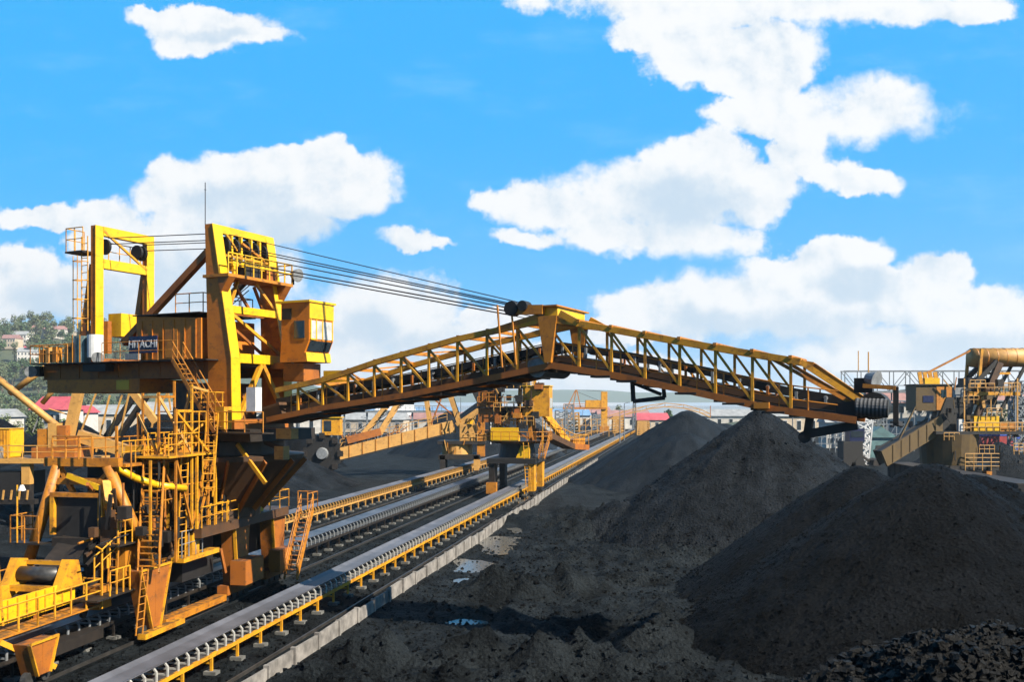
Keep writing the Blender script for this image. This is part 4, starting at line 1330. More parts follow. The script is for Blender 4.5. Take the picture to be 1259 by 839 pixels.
for pts_ in ([(-24.15, 42.0, 6.0), (-24.15, 46.2, 6.0)], [(-24.2, 45.0, 4.76), (-24.2, 47.0, 4.76)], [(-25.0, 40.2, 5.9), (-24.3, 40.2, 5.9), (-24.3, 41.6, 5.9)], [(-26.6, 38.6, 8.5), (-28.6, 38.6, 8.5)], [(-24.1, 41.6, 9.6), (-24.1, 44.4, 9.6)], [(-25.3, 36.9, 3.3), (-25.3, 38.6, 4.0)], [(-30.5, 36.0, 2.4), (-30.5, 38.2, 2.4)]):
    MB().rail(pts_, 1.05, .65, .034).build('handrail', r3.choice(['yellow', 'orange']), trp)
MB().ladder((-24.4, 42.2, 3.4), (-24.4, 42.5, 8.4), (.1, .5, 0), .32, .034).build('ladder', 'yellow', trp)
MB().ladder((-25.6, 38.3, 2.6), (-25.6, 38.6, 6.4), (.45, 0, 0), .32, .03).build('ladder', 'orange', trp)
MB().ladder((-24.2, 38.3, .6), (-24.2, 38.8, 3.6), (.05, .45, 0), .32, .03).build('ladder', 'orange', trp)
MB().box(-26.3, -24.8, 43.6, 46.6, 4.85, 8.0).build('chute_column', 'soot', trp)
MB().box(-29.0, -25.6, 33.5, 38.0, .55, 1.0).build('belt_bed', 'dark', trp)
for k in range(5):
    a_, z_ = r3.uniform(39, 45), r3.uniform(5.5, 8.0)
    MB().path([(-25.2 + .5 * math.cos(t_), a_ + t_ * .5, z_ - .5 * math.sin(t_)) for t_ in np.linspace(0, 3.1, 8)], .03).build('hanging_cable', 'soot', trp)

# ------------------------------------------------------------------ the other machines of the yard


def A(px, Z, z=0.0):
    """bearing (photograph column) and distance to a point on the site"""
    return Vector(((px - 629.5) / 1150 * Z, Z, z))


# stacker over the nearest belt, about 110 m away
p = yard(-19.75, 111.5)
m2 = thing('stacker', 'squat yellow and brown yard machine straddling the nearest belt in the middle distance', 'stacker', p, -PSI)
for sx_ in (-2.35, 2.35):
    for sy_ in (-3.2, 3.2):
        lg = MB().plate([(sx_ - .35, sy_ - .9, 4.1), (sx_ - .35, sy_ + .9, 4.1), (sx_ - .35, sy_ + .7, .9), (sx_ - .35, sy_ - .7, .9)], (.7, 0, 0)).build('leg', 'yellow' if sx_ > 0 else 'dark', m2)
        MB().box(sx_ - .28, sx_ + .28, sy_ - 1.2, sy_ + 1.2, .5, .895).build('bogie', 'soot', lg)
        for k in (-.8, .8):
            MB().tube((sx_ - .12, sy_ + k, .5), (sx_ + .12, sy_ + k, .5), .26, n=10).build('wheel', 'roller', lg)
MB().box(-2.9, -1.7, -4.6, -3.9, .6, 1.9).build('drive_box', 'orange', m2)
MB().box(-2.9, 2.9, -4.3, 4.3, 4.103, 4.7).build('gantry_deck', 'soot', m2)
MB().tube((0, 0, 4.703), (0, 0, 6.4), 2.3, 2.0, 24).build('slewing_column', 'dark', m2)
MB().plate([(.3, -2.6, 4.72), (1.9, -2.6, 4.72), (1.9, -2.6, 6.2), (.9, -2.6, 6.2)], (0, .5, 0)).build('side_cover', 'bright', m2)
dk = MB().tube((.2, 0, 6.403), (.2, 0, 6.7), 3.4, 3.9, 12).build('slewing_deck', 'rustdark', m2)
MB().rail([(-3.6, -2.0, 6.7), (-2.4, -3.4, 6.7), (2.8, -3.4, 6.7), (4.0, -2.0, 6.7), (4.0, 1.5, 6.7)], 1.1, 1.0, .045).build('handrail', 'orange', dk)
MB().box(-2.7, .6, -2.9, -1.6, 6.703, 8.3).build('engine_cover', 'bright', m2)
MB().box(-3.4, -2.75, -2.2, -.8, 6.703, 7.7).build('engine_cover', 'orange', m2)
for x, y, q in ((-2.2, -1.4, -2.5), (1.9, -1.4, 1.5), (-2.2, 1.4, -2.5), (1.9, 1.4, 1.5), (.3, -1.4, .6)):
    MB().bar((x, y, 6.705), (q, y, 12.9), .42, .42).build('column', 'orange' if x > 0 else 'rustdark', m2)
for z0, z1 in ((6.9, 9.0), (8.8, 11.0)):
    MB().bar((-2.2, -1.45, z0), (1.8, -1.45, z1), .16).build('brace', 'orange', m2)
    MB().bar((1.8, -1.45, z0), (-2.2, -1.45, z1), .16).build('brace', 'brown', m2)
MB().box(-1.8, 1.0, -.6, 1.0, 9.4, 10.8).build('hopper', 'soot', m2)
ld = MB().box(-4.5, 2.2, -2.3, 1.8, 10.55, 10.75).build('upper_deck', 'dark', m2)
MB().rail([(-4.45, -2.25, 10.75), (2.2, -2.25, 10.75)], 1.15, 1.1, .045).build('handrail', 'orange', ld)
MB().box(-4.4, -1.9, -2.0, 1.4, 8.9, 10.54).build('switch_house', 'brown', m2)
MB().box(-4.4, -2.6, -1.9, 1.4, 10.76, 12.7).build('switch_house', 'brown', m2)
cb = MB().box(1.0, 4.2, -2.1, .6, 9.6, 13.2).build('cabin', 'yellow', m2)
MB().box(4.203, 4.24, -1.7, .2, 10.6, 11.8).build('cabin_window', 'paleglass', cb)
MB().box(.9, 4.3, -2.2, .7, 13.203, 13.3).build('cabin_roof', 'bright', cb)
MB().box(-3.2, 1.4, -1.2, 1.2, 12.95, 13.9).build('belt_head', 'soot', m2)
MB().plate([(-5.4, -1.6, 13.95), (1.0, -1.6, 13.95), (1.0, -1.6, 15.0), (-1.0, -1.6, 14.9)], (0, 3.2, 0)).build('boom_root', 'orange', m2)
MB().ladder((1.3, -1.2, 13.3), (1.3, -1.2, 16.6), (.7, 0, 0), .5, .05).build('ladder', 'bright', m2)
MB().bar((2.3, -1.0, 13.3), (2.2, -1.0, 16.8), .35).build('rope_post', 'yellow', m2)
MB().bar((1.1, -.6, 13.3), (1.3, -.6, 16.8), .35).build('rope_post', 'yellow', m2)
ba = MB().bar((2.6, 1.0, 7.6), (5.2, 9.0, 5.6), 1.7, .7).build('discharge_arm', 'rustdark', m2)
MB().bar((5.2, 9.0, 5.6), (6.6, 13.6, 5.3), 1.7, .7).build('discharge_arm', 'brown', m2)
MB().rail([(3.3, .9, 8.0), (5.9, 8.9, 6.0), (7.3, 13.5, 5.7)], 1.2, 1.4, .05).build('handrail', 'yellow', ba)
MB().bar((2.6, 2.0, 10.5), (5.2, 7.4, 6.2), .5, .9).build('chute', 'yellow', m2)
MB().bar((5.2, 9.6, 6.0), (6.4, 13.2, 6.2), 1.0, .9).build('arm_cover', 'orange', m2)
MB().ladder((1.8, -4.3, 1.0), (1.4, -4.0, 6.6), (.6, 0, 0), .4, .04).build('ladder', 'yellow', m2)
MB().stairs((3.1, -3.4, 4.7), (3.4, -1.4, 6.6), (.7, 0, 0)).build('stairs', 'orange', m2)
MB().tube((3.6, -3.3, 4.5), (3.6, -3.3, 9.5), .05, n=5).build('lamp_pole', 'yellow', m2)

# bucket wheel reclaimer on the far left belt, about 145 m away
p = yard(-34.4, 143.0)
m3 = thing('bucket_wheel_reclaimer', 'tan bucket wheel reclaimer with long girder boom, straddling the far left belt', 'reclaimer', p, 0)
for sx_ in (-2.6, 2.6):
    for sy_ in (-2.5, 2.5):
        lg = MB().box(sx_ - .4, sx_ + .4, sy_ - .7, sy_ + .7, .9, 3.2).build('leg', 'tan' if sx_ > 0 else 'dark', m3)
        MB().box(sx_ - .3, sx_ + .3, sy_ - 1.1, sy_ + 1.1, .4, .895).build('bogie', 'soot', lg)
MB().box(-3.2, 3.2, -3.2, 3.2, 2.6, 3.3).build('gantry_deck', 'dark', m3)
MB().tube((-.5, 0, 3.303), (-.5, 0, 4.9), 2.4, 2.4, 20).build('slewing_ring', 'tan', m3)
MB().box(-3.4, 4.0, -2.6, 2.6, 4.903, 5.4).build('slewing_deck', 'dark', m3)
MB().rail([(.2, -2.6, 5.4), (4.0, -2.6, 5.4), (4.0, 2.6, 5.4)], 1.1, 1.2, .05).build('handrail', 'tan', m3)
MB().box(.0, 2.6, -2.2, .5, 5.403, 8.0).build('machinery_house', 'tan', m3)
MB().box(2.7, 3.9, -2.4, -1.2, 3.0, 8.6).build('stair_tower', 'orange', m3)
MB().box(1.0, 2.2, -1.0, .6, 8.003, 9.2).build('cabin', 'bright', m3)
gb = MB()
gb.bar((-1.0, -1.3, 7.6), (-18.6, -4.8, 3.3), .35, 2.0)
gb = gb.build('boom_girder', 'tan', m3)
MB().bar((-1.0, .7, 7.6), (-18.6, -2.8, 3.3), .35, 2.0).build('far_girder', 'tan', gb)
MB().bar((-1.0, -.3, 8.3), (-18.6, -3.8, 4.2), 1.4, .1).build('boom_belt', 'beltd', gb)
MB().bar((-1.0, -1.4, 6.7), (-18.6, -4.9, 2.4), .7, .2).build('boom_underside', 'soot', gb)
for k in range(1, 9):
    q = Vector((-1.0, -1.52, 7.6)).lerp(Vector((-18.6, -5.02, 3.3)), k / 9)
    MB().bar(q + Vector((0, 0, -1.0)), q + Vector((0, 0, 1.0)), .12, .12).build('web_stiffener', 'orange', gb)
MB().rail([(-2, -1.6, 8.6), (-18, -4.9, 4.6)], 1.1, 1.5, .05).build('handrail', 'tan', gb)
MB().bar((-17.0, -4.5, 5.6), (-12.0, -3.6, 6.9), .9, 1.1).build('drive_frame', 'brown', gb)
wh = MB()
pts = []
for i in range(26):
    a = 2 * math.pi * i / 26
    rr = 2.6 if i % 2 else 3.1
    pts.append((-20.6 + rr * math.cos(a), -5.4, 3.6 + rr * math.sin(a)))
wh = wh.plate(pts, (.1, 1.6, 0)).build('bucket_wheel', 'soot', m3)
for i in range(8):
    a = 2 * math.pi * i / 8
    c = Vector((-20.6 + 2.75 * math.cos(a), -5.6, 3.6 + 2.75 * math.sin(a)))
    MB().box(c.x - .42, c.x + .42, -5.75, -5.41, c.z - .42, c.z + .42).build('bucket', 'dark', wh)
MB().tube((-20.6, -5.95, 3.6), (-20.6, -5.42, 3.6), .8, .95, 16).build('wheel_hub', 'galv', wh)
cb = MB().box(-20.6, -17.9, -5.6, -3.4, 6.4, 9.0).build('cabin', 'yellow', m3)
MB().box(-20.3, -19.2, -5.64, -5.602, 7.0, 8.6).build('cabin_window', 'glass', cb)
MB().box(-20.8, -17.7, -5.8, -3.2, 9.003, 9.15).build('cabin_roof', 'bright', cb)
for y in (-1.5, 1.5):
    MB().bar((.2, y, 7.2), (-2.6, y, 15.6), .55, .7).build('mast_leg', 'tan', m3)
    MB().bar((-4.6, y, 7.0), (-5.6, y, 13.6), .5, .5).build('front_post', 'tan', m3)
    MB().bar((-12.5, y - 2.2, 6.4), (-8.4, y - 1.2, 13.2), .45, .6).build('boom_stay', 'tan', m3)
    MB().bar((-15.5, y - 2.6, 5.6), (-9.6, y - 1.4, 13.0), .45, .6).build('boom_stay', 'tan', m3)
    MB().bar((-.5, y, 7.8), (6.2, y, 12.4), .5, .8).build('counterweight_arm', 'tan', m3)
    MB().bar((-2.6, y, 15.4), (5.2, y, 11.8), .16).build('tie_rod', 'rope', m3)
MB().bar((-5.5, -1.5, 13.4), (-2.3, -1.5, 13.6), .3).build('mast_tie', 'tan', m3)
MB().bar((-4.7, -1.5, 7.4), (-2.4, -1.5, 13.3), .22).build('mast_brace', 'brown', m3)
MB().bar((-5.3, -1.5, 12.9), (-.8, -1.5, 9.2), .22).build('mast_brace', 'brown', m3)
MB().plate([(1.2, -1.9, 14.4), (3.0, -1.9, 14.8), (4.6, -1.9, 11.2), (3.0, -1.9, 10.6)], (0, 3.8, 0)).build('counterweight', 'soot', m3)
for k in range(3):
    MB().tube((4.8, -2.6 + k * .5, 4.9), (4.8, -2.6 + k * .5, 9.8 - .3 * k), .07, n=5).build('vent_pipe', 'white', m3)

r4 = random.Random(23)
for k in range(40):
    x_, y_, z_ = r4.uniform(-3.2, 3.2), r4.uniform(-3.0, -1.6), r4.uniform(6.8, 13.0)
    c_ = r4.random()
    if c_ < .45:
        MB().bar((x_, y_, z_), (x_ + r4.uniform(-.8, .8), y_, z_ + r4.uniform(.8, 2.2)), .12).build('brace', r4.choice(['soot', 'rustdark', 'orange', 'tan']), m2)
    elif c_ < .75:
        w_ = r4.uniform(.2, .5)
        MB().box(x_ - w_, x_ + w_, y_ - w_, y_ + w_, z_, z_ + r4.uniform(.4, 1.1)).build('equipment_box', r4.choice(['soot', 'soot', 'rustdark', 'brown', 'orange']), m2)
    else:
        MB().rail([(x_ - .8, y_, z_), (x_ + .8, y_, z_)], 1.0, .8, .05).build('handrail', r4.choice(['orange', 'tan']), m2)
for z_ in (8.6, 10.2, 13.0):
    MB().rail([(-2.4, -2.6, z_), (2.4, -2.6, z_)], 1.0, .8, .05).build('handrail', 'tan', m2)
for k in range(34):
    f_ = r4.uniform(.45, 1.0)
    q = Vector((-1.0, -1.5, 8.8)).lerp(Vector((-18.6, -5.0, 4.4)), f_)
    MB().bar(q + Vector((0, r4.uniform(-.3, 1.8), 0)), q + Vector((r4.uniform(-1.2, 1.2), r4.uniform(-.3, 1.8), r4.uniform(.5, 2.4) * f_)), .11).build('brace', r4.choice(['tan', 'orange', 'brown']), m3)
for k in range(22):
    x_, z_ = r4.uniform(-2.5, 3.8), r4.uniform(2.8, 9.0)
    MB().bar((x_, -2.7, z_), (x_ + r4.uniform(-.6, .6), -2.7, z_ + r4.uniform(.5, 1.8)), .14).build('brace', r4.choice(['tan', 'soot', 'orange', 'dark']), m3)
for (a_, b_) in (((-5.0, -1.5, 13.4), (-18.0, -4.6, 5.6)), ((-3.0, -1.5, 15.2), (-14.0, -3.8, 7.0)), ((-2.8, 1.5, 15.2), (-16.0, -1.8, 6.5))):
    MB().tube(a_, b_, .06, n=5).build('stay_rope', 'rope', m3)
# ship loader sized machine at the right with round counterweight
p = A(1175, 126)
m4 = thing('stacker', 'dark machine at the right edge with fat orange round counterweight and hut', 'stacker', p, 0)
MB().tube((-1.0, 0, 2.2), (-1.0, 0, 7.1), 3.4, 3.8, 20).build('slewing_column', 'olive', m4)
for sx_ in (-2.0, 3.0):
    for sy_ in (-3, 3):
        lg = MB().box(sx_ - .5, sx_ + .5, sy_ - .8, sy_ + .8, .8, 3.0).build('leg', 'dark', m4)
        MB().box(sx_ - .35, sx_ + .35, sy_ - 1.3, sy_ + 1.3, .25, .795).build('bogie', 'soot', lg)
MB().box(-3.0, 4.0, -3.6, 3.6, 2.4, 3.0).build('gantry_deck', 'soot', m4)
MB().rail([(-.6, -3.9, 2.4), (3.9, -3.9, 2.4), (3.9, -3.9, 4.6)], 1.1, 1.2, .06).build('handrail', 'tan', m4)
MB().rail([(-.6, -3.9, 3.5), (3.9, -3.9, 3.5)], 1.1, 1.2, .06).build('handrail', 'tan', m4)
MB().box(2.2, 2.9, -3.9, -3.0, .9, 2.3).build('drive_box', 'orange', m4)
dk = MB().box(-4.2, 8.2, -3.4, 3.4, 7.103, 7.5).build('slewing_deck', 'soot', m4)
MB().rail([(-.6, -3.4, 7.5), (8.1, -3.4, 7.5), (8.1, 3.4, 7.5)], 1.15, 1.0, .06).build('handrail', 'tan', dk)
MB().box(1.0, 4.3, -3.0, -.8, 7.503, 9.5).build('engine_cover', 'bright', m4)
MB().box(4.6, 6.6, -2.8, -1.4, 7.503, 8.6).build('winch', 'orange', m4)
MB().box(-1.1, -.4, -3.2, -2.6, 7.503, 9.1).build('white_cabinet', 'white', m4)
MB().plate([(-4.0, -2.2, 7.51), (.6, -2.2, 7.51), (1.6, -2.2, 12.0), (-2.2, -2.2, 12.0)], (0, 4.0, 0)).build('boom_root_frame', 'soot', m4)
for y in (-1.8, 1.8):
    MB().bar((1.2, y, 7.6), (5.0, y, 16.6), .7, .8).build('tower_leg', 'rustdark', m4)
    MB().bar((.4, y, 12.6), (4.6, y, 16.8), .5, .6).build('tower_leg', 'soot', m4)
    MB().bar((5.0, y, 10.0), (8.4, y, 16.2), .35, .35).build('tower_strut', 'soot', m4)
    MB().bar((2.0, y, 11.0), (2.6, y, 18.4), .35, .35).build('mast_post', 'yellow', m4)
MB().box(1.0, 4.8, -1.5, 1.5, 11.0, 14.6).build('hopper', 'soot', m4)
fd = MB().box(.6, 7.4, -2.4, -2.0, 12.2, 12.7).build('cross_girder', 'yellow', m4)
MB().rail([(.6, -2.4, 12.7), (7.4, -2.4, 12.7)], 1.1, 1.1, .06).build('handrail', 'tan', fd)
MB().bar((2.4, -2.2, 12.1), (2.7, -2.2, 10.6), .3, .4).build('bracket', 'tan', m4)
for x in (-.1, 6.9, 8.2):
    MB().bar((x, -2.6, 7.5), (x, -2.6, 14.5), .16).build('scaffold_post', 'tan', m4)
MB().bar((2.4, -1.0, 15.2), (6.8, -1.0, 15.2), .2, .3).build('top_tie', 'yellow', m4)
cwt = MB().tube((2.1, 0, 17.35), (13.5, 1.2, 17.45), 1.28, n=28).build('round_counterweight', 'tan', m4, True)
for k in range(9):
    q = Vector((2.4, 0.03, 17.352)).lerp(Vector((13.3, 1.18, 17.45)), k / 8)
    MB().tube(q, q + Vector((.1, .01, 0)), 1.315, n=28).build('hoop', 'orange', cwt)
cb = MB().box(-6.2, -1.4, -2.0, 1.2, 10.2, 13.6).build('cabin', 'olive', m4)
MB().box(-3.5, -1.5, -2.06, -2.003, 10.3, 13.4).build('cabin_door', 'orange', cb)
MB().box(-2.9, -2.2, -2.09, -2.063, 12.0, 13.0).build('cabin_window', 'glass', cb)
MB().box(-5.3, -3.9, -2.05, -2.003, 11.3, 12.2).build('blue_plate', 'navy', cb)
MB().box(-6.4, -1.2, -2.2, 1.4, 13.603, 13.75).build('cabin_roof', 'dark', cb)
MB().box(-1.3, .5, -1.9, -1.7, 10.2, 13.3).build('pale_screen', 'galv', m4)
for k in range(4):
    MB().bar((-4.8 + k * .7, -.4, 13.76), (-5.1 + k * .7, -.4, 15.4), .2, .5).build('sheave_plate', 'yellow', m4)
MB().box(-4.4, -2.4, -.6, .2, 13.76, 14.6).build('sheave_base', 'bright', m4)
MB().bar((-4.2, -.4, 15.2), (1.9, -.2, 18.3), .2, .25).build('stay_bar', 'orange', m4)
MB().bar((-6.1, -1.8, 11.0), (-10.0, -3.4, 4.4), .2, .2).build('boom_strut', 'olive', m4)
for x in (-4.6, -3.6, -2.6):
    MB().bar((x, -1.6, 7.6), (x + .6, -1.6, 10.2), .2).build('cabin_prop', 'galv', m4)
bm = MB().bar((-2.6, -2.0, 8.6), (-11.6, -4.8, 4.0), .3, 2.2).build('boom_girder', 'olive', m4)
MB().bar((-2.6, .4, 8.6), (-11.6, -2.4, 4.0), .3, 2.2).build('far_girder', 'dark', bm)
MB().bar((-2.6, -.8, 9.5), (-11.6, -3.6, 4.9), 2.0, .12).build('boom_belt', 'soot', bm)
for k in range(1, 7):
    q = Vector((-2.6, -2.2, 8.6)).lerp(Vector((-11.6, -5.0, 4.0)), k / 7)
    MB().bar(q + Vector((0, 0, -1.1)), q + Vector((0, 0, 1.1)), .1, .1).build('web_stiffener', 'olive', bm)

for k in range(36):
    x_, y_, z_ = r4.uniform(-2.6, 8.0), r4.uniform(-3.7, -2.4), r4.uniform(2.6, 14.0)
    c_ = r4.random()
    if c_ < .55:
        MB().bar((x_, y_, z_), (x_ + r4.choice([0, r4.uniform(-1.4, 1.4)]), y_, z_ + r4.uniform(.8, 2.4)), .11).build('brace', r4.choice(['soot', 'tan', 'orange', 'olive']), m4)
    elif c_ < .8:
        MB().rail([(x_ - 1, y_, z_), (x_ + 1, y_, z_)], 1.0, .7, .05).build('handrail', 'tan', m4)
    else:
        w_ = r4.uniform(.2, .45)
        MB().box(x_ - w_, x_ + w_, y_ - w_, y_ + w_, z_, z_ + r4.uniform(.4, 1.0)).build('equipment_box', r4.choice(['soot', 'soot', 'olive', 'tan']), m4)

# far machine by the water
p = A(742, 350)
m5 = thing('stacker', 'distant yellow machine with tall post and mast, by the water beyond the yard', 'stacker', p, 0)
MB().box(-.9, 1.4, -1, 1, 0.2, 15.9).build('tower', 'yellow', m5)
MB().box(-1.5, 2.0, -1.4, 1.4, 0, 3.0).build('base', 'orange', m5)
MB().box(-15.2, 1.0, -1.5, 1.5, 9.3, 10.0).build('platform', 'orange', m5)
MB().box(-6.8, -1.1, -1.6, 1.6, 10.003, 12.7).build('machinery_house', 'yellow', m5)
for a, b in (((-13.6, 10.0), (-10.4, 16.6)), ((-8.6, 10.0), (-10.0, 16.6)), ((-11.4, 10), (-10.2, 16.6))):
    MB().bar((a[0], 0, a[1]), (b[0], 0, b[1]), .35).build('mast_leg', 'orange', m5)
MB().bar((-10.2, 0, 16.6), (-.2, 0, 16.0), .12).build('stay_rope', 'rope', m5)
MB().bar((-10.2, 0, 16.0), (-2, 0, 12.7), .12).build('stay_rope', 'rope', m5)
MB().rail([(-15, -1.5, 10.0), (-7, -1.5, 10.0)], 1.3, 2, .1).build('handrail', 'orange', m5)
ap = [(2.0, 6.8), (8.0, 8.6), (16, 10.6), (23, 11.6), (30, 11.0), (36, 9.4), (40, 7.6)]
bo = MB()
for a, b in zip(ap, ap[1:]):
    bo.bar((a[0], 0, a[1]), (b[0], 0, b[1]), .3)
    bo.bar((a[0], 0, a[1] - 1.3), (b[0], 0, b[1] - 1.3), .35)
    bo.bar((a[0], 0, a[1] - 1.3), (b[0], 0, b[1]), .2)
    bo.bar((a[0], 0, a[1] - 1.3), (a[0], 0, a[1]), .2)
bo.build('arched_boom', 'tan', m5)
MB().bar((40, 0, 6.3), (40, 0, 10.6), .25).build('boom_end_post', 'brown', m5)

# faded machine at the left edge
p = A(60, 82)
m6 = thing('reclaimer', 'faded tan machine with crossing tubular booms at the left edge', 'reclaimer', p, 0)


def L6(px, py, dy=0):
    Z = 82 + dy
    return Vector(((px - 629.5) / 1150 * Z - p.x, dy, 11 + (498 - py) / 1150 * Z))


MB().tube(L6(-25, 448), L6(80, 532), .30, n=10).build('boom_tube', 'tan', m6, True)
MB().tube(L6(12, 484, 3), L6(62, 448, 3), .28, n=10).build('boom_tube', 'tan', m6, True)
MB().tube(L6(52, 496, 1), L6(74, 470, 1), .22, n=10).build('boom_tube', 'tan', m6, True)
MB().bar(L6(99, 470), L6(84, 540), .75, .75).build('mast_post', 'tan', m6)
MB().bar(L6(84, 538), L6(84, 562), .7, .7).build('mast_foot', 'tan', m6)
MB().bar(L6(97, 536), L6(178, 562), .8, 1.05).build('conveyor_girder', 'tan', m6)
MB().bar(L6(160, 478, 2), L6(192, 520, 2), .5, .6).build('raking_leg', 'tan', m6)
MB().bar(L6(118, 556, 6), L6(165, 488, 6), .5, .5).build('dark_conveyor', 'soot', m6)
MB().bar(L6(133, 556, 6), L6(180, 488, 6), 1.2, .3).build('dark_conveyor', 'dark', m6)
MB().bar(L6(88, 562, 2), L6(104, 546, 2), 1.6, .1).build('louvred_chute', 'galv', m6)
MB().tube(L6(48, 512), L6(40, 532), .06, n=5).build('hanger', 'galv', m6)
MB().tube(L6(60, 503), L6(90, 512), .06, n=5).build('stay_rope', 'tan', m6)
for a, b in (((118, 556), (135, 486)), ((128, 556), (150, 486)), ((146, 540), (160, 478)), ((100, 530), (118, 484)), ((186, 530), (196, 470)), ((196, 500), (214, 470)), ((205, 470), (210, 505))):
    MB().bar(L6(*a, 4), L6(*b, 4), .13, .13).build('lattice_leg', 'tan', m6)
dk = MB()
dk.box(-8.6, 4.0, -2.5, 3.2, 6.0, 6.4)
dk = dk.build('deck', 'tan', m6)
MB().rail([(-8.5, -2.4, 6.4), (3.9, -2.4, 6.4)], 1.1, 1.2, .045).build('handrail', 'tan', dk)
MB().box(-1.2, -.5, -2.3, -1.6, 4.2, 5.98).build('deck_post', 'tan', m6)
MB().box(-.9, -.2, 2.3, 3.0, 0, 5.98).build('deck_post', 'dark', m6)
MB().box(-1.2, -.5, -2.3, -1.6, 0, 4.15).build('deck_post', 'dark', m6)
MB().box(-8.6, -1.3, -2.2, 2.0, 3.2, 5.2).build('feeder', 'soot', m6)
br_ = MB().box(-8.6, .4, -3.2, -2.55, 2.6, 3.0).build('belt_frame', 'dark', m6)
for k in range(13):
    MB().bar((-8.4 + k * .68, -3.25, 3.0), (-8.3 + k * .68, -3.25, 3.8), .12).build('idler_frame', 'tan', br_)
MB().box(-.7, 3.0, -1.6, 1.6, 6.41, 7.3).build('machinery_bed', 'brown', m6)
for x, z in ((-.4, 8.9), (.5, 9.4), (1.3, 9.2), (2.2, 8.3)):
    MB().box(x, x + .75, -1.2, .4, 7.303, z).build('drive_unit', rnd.choice(['tan', 'orange', 'brown']), m6)
ct = thing('shipping_container', 'ribbed yellow container standing on the deck at the left edge', 'container', p + Vector((-5.2, -.4, 6.4)), 0)
MB().box(-3.2, 2.6, -1.2, 1.2, 0.02, 2.5).build('container_body', 'yellow', ct)
for k in range(22):
    MB().box(-3.1 + k * .26, -2.98 + k * .26, -1.25, -1.203, .12, 2.4).build('rib', 'yellow', ct)
MB().box(2.603, 2.65, -1.1, 1.1, .1, 2.4).build('container_door', 'bright', ct)
MB().box(-3.22, 2.66, -1.27, 1.27, 2.503, 2.56).build('container_roof', 'bright', ct)
for k, (x, mm) in enumerate(((-1.6, 'galv'), (-.5, 'galv'), (.7, 'white'), (1.7, 'galv'))):
    o = MB().box(-.45, .45, -.35, .35, 0, .9)
    o.box(-.38, .38, -.3, .3, .9, 1.0)
    o = o.build('crate', mm)
    o.location = p + Vector((-5.4 + x * 1.1, -2.0, 6.41))
    tag(o, ['first grey crate from the left in front of the yellow container', 'second grey crate from the left in front of the yellow container', 'white crate in front of the yellow container', 'grey crate right of the white one, by the yellow container'][k], 'crate', 'crates on the left deck')

# ------------------------------------------------------------------ right background


def truss_bridge():
    t = thing('gantry_bridge', 'long grey lattice conveyor bridge crossing the right background high up', 'bridge', A(1150, 235), R(-3))
    x0, x1 = -23, 60
    zt_, zb_ = 19.6, 14.0
    MB().box(x0, x1, -1.6, -1.35, zt_ - .3, zt_).build('top_chord', 'steelblue', t)
    MB().box(x0, x1, 1.35, 1.6, zt_ - .3, zt_).build('top_chord', 'steelblue', t)
    MB().box(x0, x1, -1.6, 1.6, zb_, zb_ + .5).build('bottom_deck', 'steelblue', t)
    MB().box(x0, x1, -1.7, -1.61, zb_ + 1.7, zb_ + 1.9).build('handrail', 'steelblue', t)
    MB().box(x0, x1, -1.3, 1.3, zb_ - 2.2, zb_ - 1.9).build('lower_deck', 'steelblue', t)
    xx = x0 + .2
    k = 0
    while xx < x1 - 3:
        for y in (-1.48, 1.48):
            MB().bar((xx, y, zb_ + .5), (xx, y, zt_ - .3), .2).build('truss_post', 'steelblue', t)
            q = ((xx, y, zb_ + .5), (xx + 3.8, y, zt_ - .3)) if k % 2 else ((xx, y, zt_ - .3), (xx + 3.8, y, zb_ + .5))
            MB().bar(*q, .16).build('truss_diagonal', 'steelblue', t)
        MB().bar((xx, 0, zb_ - 1.9), (xx, 0, zb_), .25).build('hanger', 'steelblue', t)
        xx += 4
        k += 1
    for x in (-21, -13.5, 4, 21.5, 26, 44):
        tw_ = MB()
        for sx_ in (-1.1, 1.1):
            for sy_ in (-1.1, 1.1):
                tw_.bar((x + sx_, sy_, 0), (x + sx_, sy_, zb_ - 2.2), .3)
        for z in np.arange(1.5, zb_ - 3.6, 2.2):
            for sy_ in (-1.1, 1.1):
                tw_.bar((x - 1.1, sy_, z), (x + 1.1, sy_, z + 2.0), .14)
                tw_.bar((x + 1.1, sy_, z), (x - 1.1, sy_, z + 2.0), .14)
                tw_.bar((x - 1.1, sy_, z), (x + 1.1, sy_, z), .16)
        tw_.build('bridge_tower', 'steelblue', t)
    MB().bar((-19.0, 0, zt_), (-19.0, 0, zt_ + 5), .2).build('mast', 'tan', t)


truss_bridge()


def lattice_tower(label, loc, h, b0, b1, mat, wd=.18):
    t = MB()
    zs = np.linspace(0, h, 7)
    c = lambda z: b0 + (b1 - b0) * z / h
    for sx_, sy_ in ((-1, -1), (1, -1), (1, 1), (-1, 1)):
        t.bar((sx_ * b0, sy_ * b0, 0), (sx_ * b1, sy_ * b1, h), wd * 1.3)
    for z, z2 in zip(zs, zs[1:]):
        for (a, b) in (((-1, -1), (1, -1)), ((1, -1), (1, 1)), ((1, 1), (-1, 1)), ((-1, 1), (-1, -1))):
            t.bar((a[0] * c(z), a[1] * c(z), z), (b[0] * c(z2), b[1] * c(z2), z2), wd)
            t.bar((b[0] * c(z), b[1] * c(z), z), (a[0] * c(z2), a[1] * c(z2), z2), wd)
            t.bar((a[0] * c(z2), a[1] * c(z2), z2), (b[0] * c(z2), b[1] * c(z2), z2), wd)
    o = t.build('lattice_tower', mat)
    o.location = loc
    return tag(o, label, 'tower')


